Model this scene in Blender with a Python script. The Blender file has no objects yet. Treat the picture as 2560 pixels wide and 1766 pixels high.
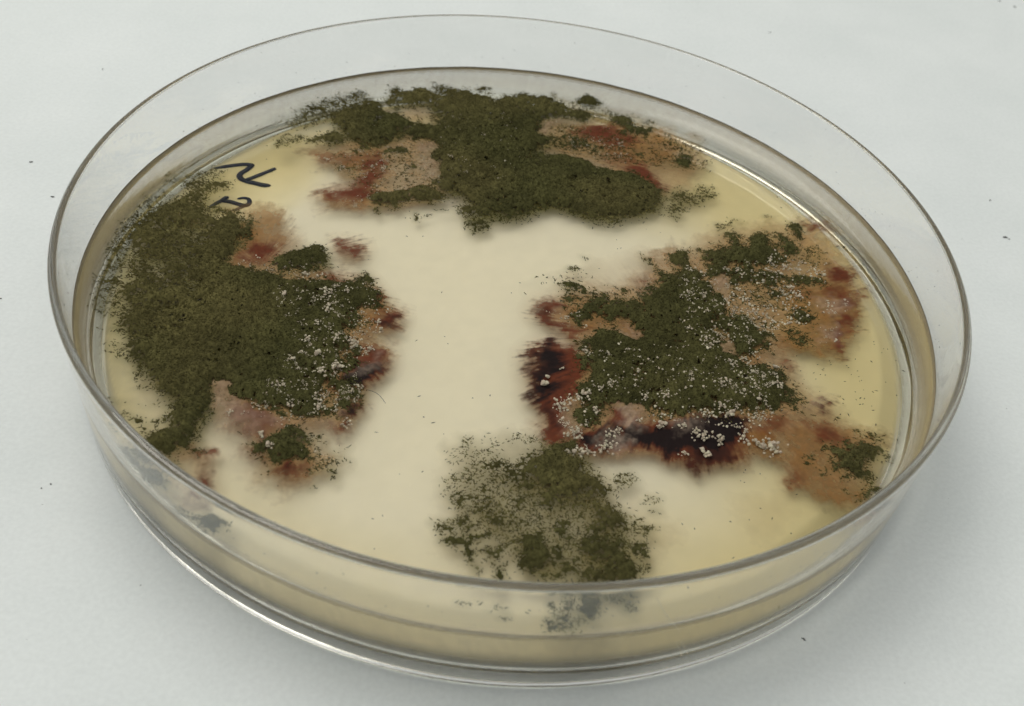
import bpy, math, numpy as np
from mathutils import Matrix, Vector

S = 0.001                       # everything below is measured in millimetres
scene = bpy.context.scene

# ------------------------------------------------------------------ camera
cam_d = bpy.data.cameras.new('camera')
cam = bpy.data.objects.new('camera', cam_d)
scene.collection.objects.link(cam)
scene.camera = cam
C_POS = Vector((0.0, -96.3555, 84.2039)) * S
C_R = Vector((0.99259566, 0.0766064, 0.09426191))
C_U = Vector((-0.12131219, 0.66419346, 0.73765195))
C_F = Vector((0.00609928, 0.74362525, -0.66856883))
m = Matrix((C_R, C_U, -C_F)).transposed().to_4x4()
m.translation = C_POS
cam.matrix_world = m
cam_d.sensor_width = 36.0
cam_d.lens = 36.0 * 3004.081 / 2560.0
cam_d.clip_start = 0.002
cam_d.clip_end = 20.0
cam_d.dof.use_dof = True
cam_d.dof.focus_distance = 0.1205
cam_d.dof.aperture_fstop = 55.0

# ------------------------------------------------------------------ light of the room
world = bpy.data.worlds.new('World')
scene.world = world
world.use_nodes = True
wb = world.node_tree.nodes['Background']
wb.inputs[0].default_value = (0.97, 1.0, 0.985, 1)
wb.inputs[1].default_value = 0.49

def lamp(name, pos, size, power, color=(1, 1, 1), target=(0, 0, 0.003), shape='RECTANGLE'):
    d = bpy.data.lights.new(name, 'AREA')
    d.shape = shape
    d.size, d.size_y = size
    d.energy = power
    d.color = color
    o = bpy.data.objects.new(name, d)
    o.location = pos
    o.rotation_euler = (Vector(target) - Vector(pos)).to_track_quat('-Z', 'Y').to_euler()
    scene.collection.objects.link(o)
    return o
lamp('ceiling_lamp', (-0.25, 0.16, 0.58), (0.46, 0.30), 1.85, (1.0, 0.98, 0.93))

scene.view_settings.view_transform = 'Standard'
scene.view_settings.look = 'None'
scene.view_settings.exposure = 0.08
scene.view_settings.gamma = 1.0
scene.view_settings.use_curve_mapping = False
scene.render.engine = 'CYCLES'
cy = scene.cycles
cy.use_denoising = True
cy.denoiser = 'OPENIMAGEDENOISE'
cy.max_bounces = 44
cy.transmission_bounces = 40
cy.transparent_max_bounces = 16
cy.diffuse_bounces = 6
cy.glossy_bounces = 32
cy.caustics_reflective = True
cy.caustics_refractive = True
cy.blur_glossy = 0.3
cy.sample_clamp_indirect = 12.0
cy.use_adaptive_sampling = True
cy.adaptive_threshold = 0.02

# ------------------------------------------------------------------ outlines of the growth on the agar plane (mm)
# O tan, P flesh, B rust, R red, K maroon-black, L lilac fuzz, G green spores, W granules
T = []
def _t(c, l, v, s, r=None):
    q = [float(k) for k in s.split()]
    T.append((c, l, v, list(zip(q[::2], q[1::2]))) if r is None else (c, l, v, list(zip(q[::2], q[1::2])), r))
_t('f', 'P', 0.1, '-4.73 -21.63 2.63 -19.86 6.22 -21.16 10.26 -22.7 13.34 -25.96 15.1 -29.41 14.46 -33.91 10.48 -35.35 4.89 -36.18 0.41 -36.3 -3.09 -35.14 -4.18 -30.92')
_t('f', 'O', 0.25, '14.52 -28.89 16.07 -28.65 16.03 -30.17 15.08 -30.62')
_t('f', 'O', 0.2, '21.95 -24.89 25.79 -23.82 26.95 -25.86 23.37 -28.58')
_t('f', 'G', 1, '6.2 -20.65 7.17 -19.79 7.7 -20.57 7 -21.89 7.66 -22.79 8.67 -23.63 9.55 -24.31 9.58 -25.6 8.63 -26.39 7.33 -26.92 6.47 -26.58 5.46 -25.78 4.7 -25.1 3.64 -23.79 2.88 -23.42 3.2 -22.69 4.51 -21.79 5.34 -20.97')
_t('f', 'G', 0.74, '2.86 -23.25 5.45 -25.46 7.92 -26.83 9.59 -25.92 11.06 -27.58 12.03 -29.28 11.33 -30 9.2 -29.72 8.02 -29.61 7.4 -28.78 6.19 -28.36 5.12 -28.22 3.88 -27.47 2.24 -26.46 1.76 -24.92')
_t('f', 'G', 0.56, '0.45 -23.82 1.2 -24.02 2.91 -23.91 3.74 -25.42 3.12 -26.96 0.75 -27.34 -0.9 -27.61 -2.27 -27.04 -3.01 -27.95 -3.94 -27.15 -3.12 -25.88 -2.26 -24.92')
_t('f', 'G', 0.51, '-4.3 -23.09 -3.39 -22.43 -2.91 -21.15 -1.91 -21.15 -1.68 -22.15 -1.72 -24.18 -2.64 -23.66 -3.32 -23.1')
_t('f', 'G', 0.51, '-1.86 -22.86 0.35 -22.66 1.15 -23.37 0.97 -24.23 -0.28 -23.94 -1.47 -24.3')
_t('f', 'G', 0.25, '-0.85 -20.45 -0.49 -21.6', 0.25)
_t('f', 'G', 0.46, '0.29 -21.99 0.97 -21.18 1.67 -20.54 3.4 -20.08 3.61 -21.43 2.72 -21.23 1.97 -21.19 1.04 -22.03')
_t('f', 'G', 0.56, '-3.21 -28.29 -2.47 -28.49 -1.84 -27.76 -0.87 -27.92 -0.74 -29.15 -1.71 -28.99 -2.25 -29.39 -2.87 -29.18')
_t('f', 'G', 0.71, '-0.77 -28.84 0.37 -28.35 1.36 -28.81 2.55 -28.93 3.8 -29.96 4.09 -30.83 3.21 -31.56 2.27 -31.41 1.4 -32.14 0.52 -32.57 0.01 -32.06 -0.57 -30.95 -1.12 -30.13')
_t('f', 'G', 0.76, '-4.45 -31.56 -3.82 -31.01 -2.43 -30.94 -1.68 -30.37 -1.25 -31.06 -2.33 -31.83 -3.08 -32.39 -3.81 -32.06')
_t('f', 'G', 0.81, '-1.47 -32.29 -0.49 -31.69 0.44 -31.69 0.62 -32.41 -0.41 -32.56 -1.06 -32.96')
_t('f', 'G', 0.81, '-3.04 -33.7 -2.3 -33.15 -1.35 -33.44 -1.29 -34.01 -2.31 -34.02')
_t('f', 'G', 0.76, '-1.21 -33.71 -0.55 -33.46 -0.47 -34.17 0.5 -33.59 0.46 -34.46 -0.19 -34.7 -0.47 -35.31 -0.07 -35.95 -0.71 -35.21 -1.1 -34.7')
_t('f', 'G', 0.76, '1.54 -32.41 2.32 -32 2.5 -32.85 2.33 -33.6 1.6 -34.43 1.15 -34.5 1.19 -33.63')
_t('f', 'G', 0.95, '2.83 -32.65 3.7 -31.93 4.72 -31.47 5.12 -32.45 5.74 -33.22 5.48 -34.69 4.82 -35.08 4.03 -35.05 3.84 -33.95 3.01 -33.5')
_t('f', 'G', 0.71, '4.56 -30.9 5.47 -30.31 6.88 -30.39 7.62 -31.32 7.32 -32.55 6.38 -32.25 5.2 -31.84')
_t('f', 'G', 0.88, '5.85 -33.21 6.44 -33.41 7.17 -34.58 7.98 -34.88 8.02 -35.85 6.89 -35.74 6.62 -34.8 5.66 -33.95')
_t('f', 'G', 0.88, '8.23 -32.26 9.25 -31.51 10.17 -31.08 11.57 -30.86 12.28 -31.79 12.05 -33.13 11.14 -33.84 10.23 -33.98 9.08 -33.58 8.49 -33.09')
_t('f', 'G', 0.86, '9.18 -28.81 10.33 -27.07 11.3 -27.55 12.15 -28.96 12.03 -29.89 10.62 -29.96 9.7 -30.7')
_t('f', 'G', 0.88, '8.2 -34.57 9.1 -34.43 9.46 -35.22 9.26 -36.08 8.25 -36.1')
_t('f', 'G', 0.93, '9.78 -34.33 11.14 -33.7 12.51 -33.63 12.97 -34.55 12.74 -35.56 11.17 -36.07 9.82 -35.86')
_t('f', 'G', 0.76, '12.51 -31.6 13.56 -31.15 14.13 -32.23 13.43 -32.92 12.63 -32.46')
_t('f', 'G', 0.61, '12.74 -33.45 14.23 -33.66 14.22 -34.37 13.2 -34.66')
_t('f', 'G', 0.66, '12.74 -29.17 13.45 -28.6 14.39 -29.52 14.27 -30.29 13.33 -29.84')
_t('f', 'G', 0.61, '13.22 -27.24 14.56 -25.6 15.16 -25.99 14.3 -26.76')
_t('f', 'G', 0.5, '14.17 -27.56 14.89 -27.52', 0.25)
_t('f', 'G', 0.56, '10.02 -23.07 10.77 -23.78 11.5 -23.66 12.61 -22.98 12.61 -24.63 11.51 -24.8 11.02 -24.23 10.03 -23.74')
_t('f', 'G', 0.81, '0.98 -36.35 1.43 -35.16 2.11 -35.2 1.75 -36.24')
_t('f', 'G', 0.8, '5.54 -35.81 6.44 -35.81', 0.4)
_t('f', 'G', 0.4, '-1.33 -38.8 -0.45 -38.74', 0.3)
_t('f', 'G', 0.45, '1.72 -38.42 2.41 -38.86', 0.4)
_t('f', 'G', 0.4, '2.15 -39.69 2.69 -39.61', 0.3)
_t('f', 'G', 0.8, '5.97 -37.59 6.28 -38.16', 0.25)
_t('f', 'G', 0.7, '7.4 -37.32 7.48 -37.84', 0.5)
_t('f', 'G', 0.3, '4.25 -38.45 4.29 -38.98', 0.15)
_t('f', 'G', 0.6, '7.48 -39.04 8.36 -39.18', 0.8)
_t('f', 'G', 0.6, '6.64 -39.82 7.64 -40.33', 0.8)
_t('f', 'G', 0.5, '9.47 -39.8 10.02 -39.73', 0.3)
_t('f', 'G', 0.5, '6.03 -40.63 6.35 -40.64', 0.3)
_t('f', 'G', 0.4, '0.28 -38.37 0.51 -38.47', 0.25)
_t('f', 'G', 0.4, '1.1 -38.92 1.22 -39.03', 0.2)
_t('f', 'G', 0.9, '8.5 -36.88 9.84 -36.82 9.98 -38.02 9.21 -38.39 8.64 -37.81')
_t('f', 'G', 0.66, '11.18 -36.62 12.75 -36.39 13.19 -37.01 12.08 -37.84')
_t('r', 'P', 0.62, '4.07 3.76 7.75 6.81 13.51 9.55 18.93 11.46 23.1 15.65 28.9 18.58 34.47 18.01 35.19 11.51 35.86 5.45 34.88 -1.9 33.31 -3.54 29.31 -2.92 28.25 -4.47 28.77 -8.29 31.01 -11.64 35.65 -15.01 34.38 -20.81 31.14 -23.96 26.64 -21.53 25.61 -19.52 19.45 -20.54 12.19 -20.64 6.56 -21.03 4.21 -15.1 3.86 -8.92 8.17 -7.48 3.59 -4.28 3.47 -2.21')
_t('r', 'O', 0.6, '32.83 19.14 34.7 18.65 36.27 14.65 36.92 10.65 36.41 3.32 35.44 -0.25 33.23 -4.14 31.13 -3.84 30.03 -2.67 28.68 -3.84 26.7 -1.88 28.74 3.35 32.48 8.18 32.2 13.26')
_t('r', 'B', 0.75, '28.7 6.39 34.16 8.51 36.14 7.33 36.41 3.32 35.58 0.73 33.36 -4.35 31.7 -4.2 30.66 -2.55 28.81 -4.04 26.58 -3.3 28.28 -1.59 30.38 0.72 29.06 3.41')
_t('r', 'R', 0.85, '34.32 11.21 36.65 11.14 36.7 9.01 34.43 8.03')
_t('r', 'R', 0.9, '33.66 1.82 35.88 2.97 35.74 0.76 34 -0.52 33.73 -3.83 33.07 -3.03')
_t('r', 'R', 0.75, '32.12 19 34.73 18.95 35.14 18 33.56 17.82')
_t('r', 'R', 0.6, '34.87 7.6 37.12 7.26 36.66 5.12 35.34 6.14')
_t('r', 'R', 0.35, '29.03 6.46 33.3 6.77 32.06 4.49 29.82 4.56')
_t('r', 'R', 0.7, '27.02 -5.27 28.61 -6.11 28.04 -7.31')
_t('r', 'R', 0.8, '30.13 -11.43 31.75 -11.36 31.82 -11.97 30.88 -12.54')
_t('r', 'K', 0.4, '30.11 -11.64 31.6 -11.39 30.9 -12.33')
_t('r', 'B', 0.6, '22.47 -2.67 24.71 -3.64 25.81 -5.27 24.78 -6.8 23.47 -3.87')
_t('r', 'P', 0.5, '19.69 13.24 22.03 12.87 21.44 11.09 19.79 11.58')
_t('r', 'B', 0.5, '14.69 9.63 16.5 12.21 17.82 11.18 16.54 8.74 15.11 8.45')
_t('r', 'R', 0.6, '12.81 3.97 13.78 5.37 14.63 4.5 13.77 3.14')
_t('r', 'B', 0.7, '25.8 -15.71 29.95 -14.24 33.18 -14.71 36.51 -14.4 36.35 -15.43 34.49 -15.75 31.4 -17.25 31.16 -19.23 31.69 -20.57 34.32 -21.77 32.26 -24.14 30.43 -25.09 29.15 -24.41 28.33 -22.5 26.92 -22.73 26.33 -21.67 27.13 -20.61 26.51 -19.76 26.67 -18.04')
_t('r', 'R', 0.7, '28.83 -14.43 31.69 -14.96 32.97 -16.25 30.42 -16.43')
_t('r', 'R', 0.5, '26.73 -21.14 28.17 -20.67 27.82 -22.36 26.79 -22.29')
_t('r', 'B', 0.5, '28.98 -22.86 31.48 -22.22 31.21 -24.3 29.76 -24.98')
_t('r', 'R', 0.9, '2.37 -2.98 3.18 -1.06 3.97 -0.42 4.84 -1.23 4.29 -2.46 3.52 -3.4 4.38 -4.18 5.61 -4.41 7.64 -4.65 6.66 -5.3 4.64 -5.37 3.62 -5.1 2.74 -4.02')
_t('r', 'K', 0.3, '2.77 -2.75 3.36 -2.32 4.4 -4.64 3.59 -4.64')
_t('r', 'P', 0.35, '3.54 -0.01 5.81 0.43 7.75 -1.48 9.62 -1.76 10.27 -3.85 8.5 -6.33 6.71 -6.81 4.43 -5.25')
_t('r', 'R', 1, '1.99 -9.44 2.96 -8.4 4.29 -7.28 6.63 -7.38 7.64 -9.62 7.54 -13.3 6.12 -14.35 5.64 -15.87 6.23 -19.16 5.64 -20.45 4.58 -20.63 4.09 -19.52 4.68 -18.51 3.92 -16.79 3.1 -15.99 3.22 -14.38 3.44 -12.55 2.7 -11.52')
_t('r', 'K', 0.85, '2.12 -9.76 4.42 -7.43 5.52 -8.63 5.71 -10.3 4.28 -11.24 3.12 -10.94')
_t('r', 'K', 0.8, '3.16 -13.42 4.66 -12 5.4 -13.35 4.15 -15.02 3.1 -15.99')
_t('r', 'K', 0.55, '3.92 -16.79 4.77 -16.18 5.75 -18.33 5.12 -18.74')
_t('r', 'B', 0.85, '5.73 -8.07 7.13 -8.33 7.56 -10.65 7.33 -13.66 6 -14.05 6 -11.6')
_t('r', 'P', 0.4, '2.64 -18.86 4.22 -18.13 5.06 -19.65 4.81 -20.88 3.68 -19.89')
_t('r', 'K', 0.95, '7.73 -18.9 9.04 -19.28 9.67 -18.27 11.19 -17.71 11.85 -19.4 9.5 -20.39 8.22 -20.61')
_t('r', 'R', 1, '7.51 -18.64 12.28 -17.21 23 -14.44 23.21 -17.8 21.56 -19.86 19.78 -21.02 18.46 -21.96 17.42 -21.12 15.5 -20.86 13.37 -19.45 11.21 -20.11 9.52 -21.12 8.02 -20.94')
_t('r', 'K', 1, '11.41 -17.67 13.7 -17.58 14.46 -18.06 16.66 -17.39 17.07 -18.53 16.6 -19.65 15.51 -20.71 14.45 -19.56 12.29 -19.18')
_t('r', 'K', 1, '19.49 -15.36 22.87 -14.62 22.85 -16.64 21.89 -18.02 19.92 -18.05 18.43 -17.09')
_t('r', 'K', 0.55, '16.63 -18.6 18.4 -17.85 22.13 -17.68 21.56 -19.86 19.78 -21.02 18.46 -21.96 17.42 -21.12')
_t('r', 'R', 1, '10.49 -15.03 11.38 -14.87 12.28 -16.75 11.18 -17.4')
_t('r', 'B', 0.9, '22.2 -16.45 26.96 -14.39 26.45 -19.92 25.25 -19.54 23.15 -18.7 21.77 -19.97 21.27 -19.31')
_t('r', 'R', 0.6, '22.84 -15.1 26.99 -14.07 26.82 -15.97 24.41 -16.38')
_t('r', 'L', 0.85, '11.15 -14.43 12.83 -13.82 13.16 -15.82 13.7 -17.28 12.72 -17.75 11.84 -16.83 11.61 -15.46')
_t('r', 'L', 0.7, '15.35 -17 16.7 -15.84 19.14 -15.73 19.33 -16.47 16.87 -17.65')
_t('r', 'L', 0.9, '9.47 -18.91 10.75 -17.93 11.96 -19.09 11.22 -20.69 9.71 -20.36')
_t('r', 'L', 0.5, '20.58 -4.1 22.39 -3.76 24.01 -6.31 25.14 -6.97 22.73 -7.92 21.42 -6.25')
_t('r', 'L', 0.5, '5.86 -15.83 7.36 -14.62 7.51 -18.64 6.44 -19.12')
_t('r', 'L', 0.5, '29.5 -10.5 31.55 -10.56 30.8 -11.94 29.49 -11.96')
_t('r', 'L', 0.55, '32.15 5.27 35.77 5.71 35.66 3.67 33.34 1.76 32.22 3.02')
_t('r', 'L', 0.6, '31.82 -0.45 33.25 1.01 34.22 -0.01 33.66 -2 31.57 -2.61')
_t('r', 'L', 0.45, '20.55 6.09 23.06 7.37 23.01 3.75 20.77 3.83')
_t('r', 'G', 1, '7.99 -1.35 11.17 -0.03 14.41 2.05 15.85 4.57 17.8 6.48 20.63 5.5 22.47 4.35 21.36 1.2 24.45 -1.06 25.74 -2.21 24.67 -4.45 23.58 -7.29 27.04 -7.96 28.13 -10.29 26.16 -13.08 23.62 -12.92 20.56 -14.65 16.77 -15 13.84 -14.62 11.32 -14.46 8.84 -16.08 7.07 -13.39 8.24 -10.05 8.61 -7.4 7.27 -6.98 10.77 -4.99 10.29 -2.33')
_t('r', 'G', 1, '17.75 10.48 18.75 10.54 19.04 9.24 18.35 8.29 17.36 8.37 17.07 9.65')
_t('r', 'G', 1, '19.91 10.5 21.09 10.74 22.82 11.92 24.83 11.77 26.15 11.49 25.99 13.96 27.32 15.66 28.36 13.88 28.8 11.2 27.35 9.82 25.71 10.03 24.33 9.22 22.64 8.62 21.01 9.1 20.2 9.47')
_t('r', 'G', 0.9, '19.52 8.8 20.33 8.42 19.63 7.49')
_t('r', 'G', 0.88, '20.66 8.49 22.61 8.08 22.4 7.24 20.9 6.68')
_t('r', 'G', 0.73, '23.38 15.71 24.73 15.41 25.17 14.36 24.51 11.98 23.66 11.81 23.45 14.01')
_t('r', 'G', 0.53, '22.2 16.05 23.65 17.52 25.04 17.52 23.57 16.04 22.67 15.28')
_t('r', 'G', 0.9, '30.87 18.73 31.67 18.02 31.78 15.72 30.96 16.13')
_t('r', 'G', 0.78, '28.86 15.69 30.26 15.98 31.48 14.52 32.03 13.23 29.56 12.18 28.83 13.42')
_t('r', 'G', 0.6, '27.6 19.24 28.64 19.16', 0.2)
_t('r', 'G', 0.6, '35.61 14.8 36.31 14.94', 0.2)
_t('r', 'G', 0.9, '17.67 7.36 19.63 7.49 19.74 6.2 17.61 5.52')
_t('r', 'G', 0.85, '23.06 7.37 24.81 9.05 26.22 8 28.24 8.66 29.18 8.05 30.52 8.32 31.25 8.99 32 8.35 33.18 8.58 33.42 7.84 32.11 7.84 30.41 7.25 29.13 7.52 28.08 6.79 26.71 6.01 25.76 6.34 24.45 6.08 23.1 5.3')
_t('r', 'G', 0.73, '27 5.55 28.6 5.35 28.6 3.57 27.2 4.06')
_t('r', 'G', 0.68, '25.86 3.3 27.13 3.29 28.67 2.59 28.92 1.9 27.63 1.66 26.4 2.16')
_t('r', 'G', 0.9, '29.27 2.21 30.26 2.65 31.13 1.83 30.54 0.75 29.49 1.28')
_t('r', 'G', 0.63, '24.88 5.39 26.67 5.48 27.2 4.06 25.25 3.68')
_t('r', 'G', 1, '17.59 4.74 19.52 4.6 20.36 1.75 22.71 1.46 22.15 -0.11 24.04 0 24.6 -0.85 22.03 -2.28 21.07 -2.93 20.8 -5.28 22.56 -6.31 24.45 -7.3 25.91 -7.7 26.07 -9.4 25.35 -11.01 25.47 -13.07 24.04 -12.9 22.12 -13.65 20.72 -12.86 17.07 -14.11')
_t('r', 'G', 0.73, '24.29 -0.91 26.11 -1.52 27.33 -1.76 26.95 -2.54 25.15 -1.93')
_t('r', 'G', 0.63, '27.69 -1.22 29.34 -0.2 30.39 -0.72 30.84 -2.28 30.11 -3.34 28.77 -2.9')
_t('r', 'G', 0.88, '24.85 -3.85 25.94 -3.65 26.33 -4.49 25.42 -4.43')
_t('r', 'G', 0.85, '26.65 -11.21 28.01 -10.76 28.82 -11.45 28.96 -12.87 27.53 -12.71')
_t('r', 'G', 0.73, '26 -6.58 26.94 -6.19 27 -7.28')
_t('r', 'G', 0.63, '31.81 -13.2 32.79 -13.43 32.3 -13.92')
_t('r', 'G', 0.63, '34.07 -14.62 35.65 -14.55 36.29 -15.03 34.39 -15.35')
_t('r', 'G', 0.9, '31.22 -17.28 33.31 -16.44 34.82 -15.94 35.93 -16.99 34.9 -17.89 33.73 -18.57 34.28 -19.67 34.71 -20.31 34.1 -20.88 32.8 -20.15 31.64 -19.63 31.64 -18.19')
_t('r', 'G', 0.73, '33.25 -21.94 34.54 -21.5 34.4 -22.44 32.35 -23.45 32.27 -22.78')
_t('r', 'G', 0.53, '34.08 -14.81 35.42 -14.33 35.72 -14.78 34.38 -15.26')
_t('r', 'G', 0.73, '28.33 -19.22 29.49 -18.3 28.99 -19.59')
_t('r', 'G', 0.53, '29.66 -19.95 30.43 -19.35 30.44 -20.77')
_t('r', 'G', 0.68, '5.18 5.05 5.8 5.7 6.68 5.35 6.26 4.92')
_t('r', 'G', 0.4, '6.82 7.32 7.59 7.3 7.28 6.7', 0.2)
_t('r', 'G', 0.13, '0.33 1.02 2.51 3.14 3.53 3.86 8.4 5.34 8.44 3.63 4.23 2.8 2.99 2.22 1.74 0.3')
_t('r', 'G', 0.9, '4.91 1.75 5.72 2.58 6.55 2.92 7.65 1.78 7.24 1.53 6.17 1.83 5.46 1.36')
_t('r', 'G', 0.85, '8.3 1.24 9.55 1.48 9.99 0.58 9.18 -0.72 8.37 -1.36 7.55 -1.68 7.1 -0.63')
_t('r', 'G', 0.85, '11.12 2.62 11.96 2.96 12.6 2.41 11.87 1.27 11.44 1.85')
_t('r', 'G', 1, '10.21 -0.04 11.14 0.63 12.29 0.36 13.76 1.14 15.48 3.64 17 4.97 19.12 4.01 20.14 4.21 19.67 -6.92 9.36 -8.79 9.19 -5.9 9.68 -5.04 10.69 -4.7 12.71 -5.7 14.22 -6.03 14.23 -4.97 13.22 -2.67 11.68 -2.17 10.45 -2.4')
_t('r', 'G', 0.85, '14.98 6.65 15.53 7.11 16.7 5.94 16.79 5.27 15.82 5.25')
_t('r', 'G', 0.85, '14.12 8.25 14.67 8.54 15.21 7.76 14.45 7.78')
_t('r', 'G', 0.7, '13.47 9.11 13.69 8.97', 0.2)
_t('r', 'G', 1, '16.78 9.51 18.02 10.49 18.98 9.41 18.95 8.32 17.72 7.55 16.86 8.26')
_t('r', 'G', 0.9, '17.93 7.24 19.25 7.68 19.64 6.52 18.11 6.05')
_t('r', 'G', 0.78, '4.99 0.11 6.65 0.26 6.46 -0.27 5.23 -0.5')
_t('r', 'G', 0.83, '5.72 -2.34 7.14 -1.75 8 -2.87 6.79 -3.57')
_t('r', 'G', 0.35, '9 2.72 10.37 2.9', 0.2)
_t('r', 'G', 1, '7.6 -8.25 8.75 -8.04 9.19 -6.91 20.6 -3.73 22.8 -6.88 26.28 -7.28 27.25 -9.48 25.8 -13.01 23.56 -12.76 22.39 -13.44 20.71 -13.25 18.97 -14.51 16.74 -14.42 15.06 -14.23 13.39 -13.72 11.7 -13.86 10.37 -14.41 8.93 -14.98 7.79 -14.22 7.31 -13.34 8.16 -11.71 7.18 -9.7')
_t('r', 'G', 0.85, '7.41 -15.88 8.73 -15.65 9.42 -16.78 8.79 -17.81 7.91 -17.81 7.22 -16.85')
_t('r', 'G', 0.63, '13.38 -15 15.06 -14.55 16.17 -14.99 15.59 -16.03 13.93 -16')
_t('r', 'G', 0.46, '23.09 7.91 29.23 8.59 32.48 8.18 31.34 0.9 27.33 -1.76 22.25 1.61')
_t('r', 'G', 0.4, '28.86 15.69 34.17 14.22 34.18 11.46 29.43 10.78')
_t('r', 'G', 0.42, '27.75 -0.5 30.97 0.34 30.92 -2.96 28.72 -3.37')
_t('r', 'G', 0.4, '4.77 0.23 8.1 0.87 10.12 -1.03 9.66 -4.12 8.02 -3.65 5.57 -3.48')
_t('r', '-G', 1, '10.76 -2.5 11.68 -2.33 13.12 -2.85 13.73 -3.98 13.22 -5.15 12.51 -5.59 11.3 -4.9 10.78 -4.07')
_t('r', 'B', 0.55, '10.76 -2.5 11.68 -2.33 13.12 -2.85 13.73 -3.98 13.22 -5.15 12.51 -5.59 11.3 -4.9 10.78 -4.07')
_t('r', 'L', 0.8, '12.1 -3.35 12.71 -3.55 13.32 -4.67 12.71 -5.09')
_t('r', 'L', 0.9, '10.68 -4.55 11.7 -5.13 12.71 -5.7 14.12 -5.9 12.71 -5.93 11.5 -5.47')
_t('r', '-G', 0.6, '24.49 2.04 27.37 2.34 28.82 0.91 28.41 -0.14 26.21 -0.31 24.57 0.83')
_t('r', '-G', 0.6, '20.38 5.8 22.88 7.07 22.85 3.72 21.07 3.38')
_t('r', '-G', 0.5, '20.14 -3.1 22.01 -2.75 23.93 -6.06 23.28 -6.85 21.82 -5.99')
_t('r', 'W', 0.72, '17.68 7.89 23.09 7.91 28.51 11.69 33.53 11.6 33.42 7.84 30.63 6.25 31.02 0.84 28.32 -1.11 25.88 -4.35 27.03 -8.59 27.82 -12.66 25.59 -15.06 19.85 -16.04 17.06 -14.52')
_t('r', 'W', 0.95, '32.29 5.04 35.63 5.94 35.66 3.67 33.5 1.79 32.22 3.02')
_t('r', 'W', 1, '31.82 -0.45 33.25 1.01 34.22 -0.01 33.66 -2 31.57 -2.61')
_t('r', 'W', 0.55, '7.6 -8.25 20.51 -5.54 25.04 -8.19 24.71 -12.56 18.98 -14.19 11.15 -13.95 7.8 -14.54')
_t('r', 'W', 0.85, '4.96 -15.67 6.46 -14.29 8.24 -14.14 7.88 -16.73 6.66 -19.08 7.56 -20.13 6.59 -20.14 5.74 -18.02')
_t('r', 'W', 0.9, '6.74 -21 9.28 -20.13 11.21 -20.11 11.01 -21.02 9.74 -21.52 7.64 -22.31 6.88 -22')
_t('r', 'W', 0.8, '19.89 -13.87 22.36 -13.92 25.04 -14.09 26.57 -16.93 25.91 -19.43 24.24 -18.67 22.33 -17.94 23.32 -16.26 21.74 -14.97')
_t('r', 'W', 0.6, '13.38 -14.52 16.19 -13.72 17.86 -14.38 17.33 -16.97 14.91 -17.38 13.71 -16.04')
_t('r', 'W', 0.6, '4.65 -1.43 5.9 -1.67 7.58 -2.79 7.82 -3.84 6.01 -4.34 4.54 -3.36')
_t('r', 'W', 0.9, '3.49 -2.93 4.21 -2.95 4.15 -3.75 3.65 -3.84')
_t('r', 'W', 0.7, '13.67 4.83 14.64 4.84 14.62 3.48 13.98 3.35')
_t('r', 'W', 0.8, '7.13 -7.18 8.33 -7.26 7.76 -8.26 7.15 -7.93')
_t('r', 'W', 0.7, '22.25 -17.31 25 -16.6 26.76 -17.04 26.39 -19.06 25.5 -19.21 23.79 -18.28 22.39 -18.02')
_t('l', 'P', 0.55, '-30.62 7.69 -28.35 9.59 -25.33 8.34 -24.66 5.26 -23.41 4.62 -22.1 -1.58 -28.8 -2.7 -29.68 0.28 -28.27 1.42')
_t('l', 'O', 0.3, '-30.1 7.8 -28.35 9.59 -25.33 8.34 -24.66 5.26 -26.41 3.56 -28.71 4.87')
_t('l', 'R', 0.95, '-27.87 0.86 -26.77 2.82 -25.46 2.87 -24.83 1.26 -25.94 0.39')
_t('l', 'P', 0.65, '-23.26 -1.76 -20.09 -0.63 -16.06 -0.58 -13.49 -2.06 -12.78 -3.63 -10.7 -5.36 -10.84 -7.48 -11.79 -9.01 -13.5 -10.22 -11.28 -11.35 -11.62 -14.62 -12.87 -17.3 -12.34 -19.59 -12.98 -22.2 -14.05 -22.94 -16.65 -23.38 -17.87 -23.96 -15 -24.95 -13.33 -26.83 -14.39 -28.05 -15.94 -29.34 -17.11 -29.87 -19.14 -28.83 -20.71 -27.16 -20.27 -25.1 -23.35 -23.4 -24.82 -22.9 -25.83 -17.97 -21.2 -15.08')
_t('l', 'R', 0.6, '-19.75 -0.81 -16.66 -0.7 -17.09 -1.78 -18.92 -1.89')
_t('l', 'R', 0.75, '-20 4.32 -17.86 5.55 -16.23 4.31 -15.97 2.81 -17.84 2.82')
_t('l', 'B', 0.4, '-20.07 4.7 -16.42 5.45 -15.62 2.12 -17.95 0.9')
_t('l', 'R', 0.8, '-13.71 -2.59 -12.78 -3.63 -12.82 -5.3')
_t('l', 'R', 1, '-13.01 -6.97 -11.35 -5.02 -10.66 -5.59 -10.95 -7.73 -12.14 -7.72')
_t('l', 'K', 0.7, '-12.24 -7.05 -11 -6.36 -11.13 -7.53 -11.99 -7.69')
_t('l', 'R', 0.9, '-15.61 -16.15 -13.49 -13.69 -11.39 -11.59 -11.39 -15.2 -13.08 -16.93 -15.17 -17.71')
_t('l', 'K', 0.9, '-14.65 -15.98 -13.42 -14.1 -11.79 -13.59 -11.8 -15.27 -13.11 -16.73 -14.98 -17.27')
_t('l', 'O', 0.9, '-13.71 -10.71 -12.58 -10.5 -11.56 -11.4 -11.99 -12.35')
_t('l', 'R', 1, '-13.81 -19.85 -12.91 -18.71 -12.24 -19.38 -13.11 -20.69')
_t('l', 'K', 0.85, '-13.54 -19.8 -12.84 -19.09 -12.37 -19.4 -13.14 -20.51')
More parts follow.
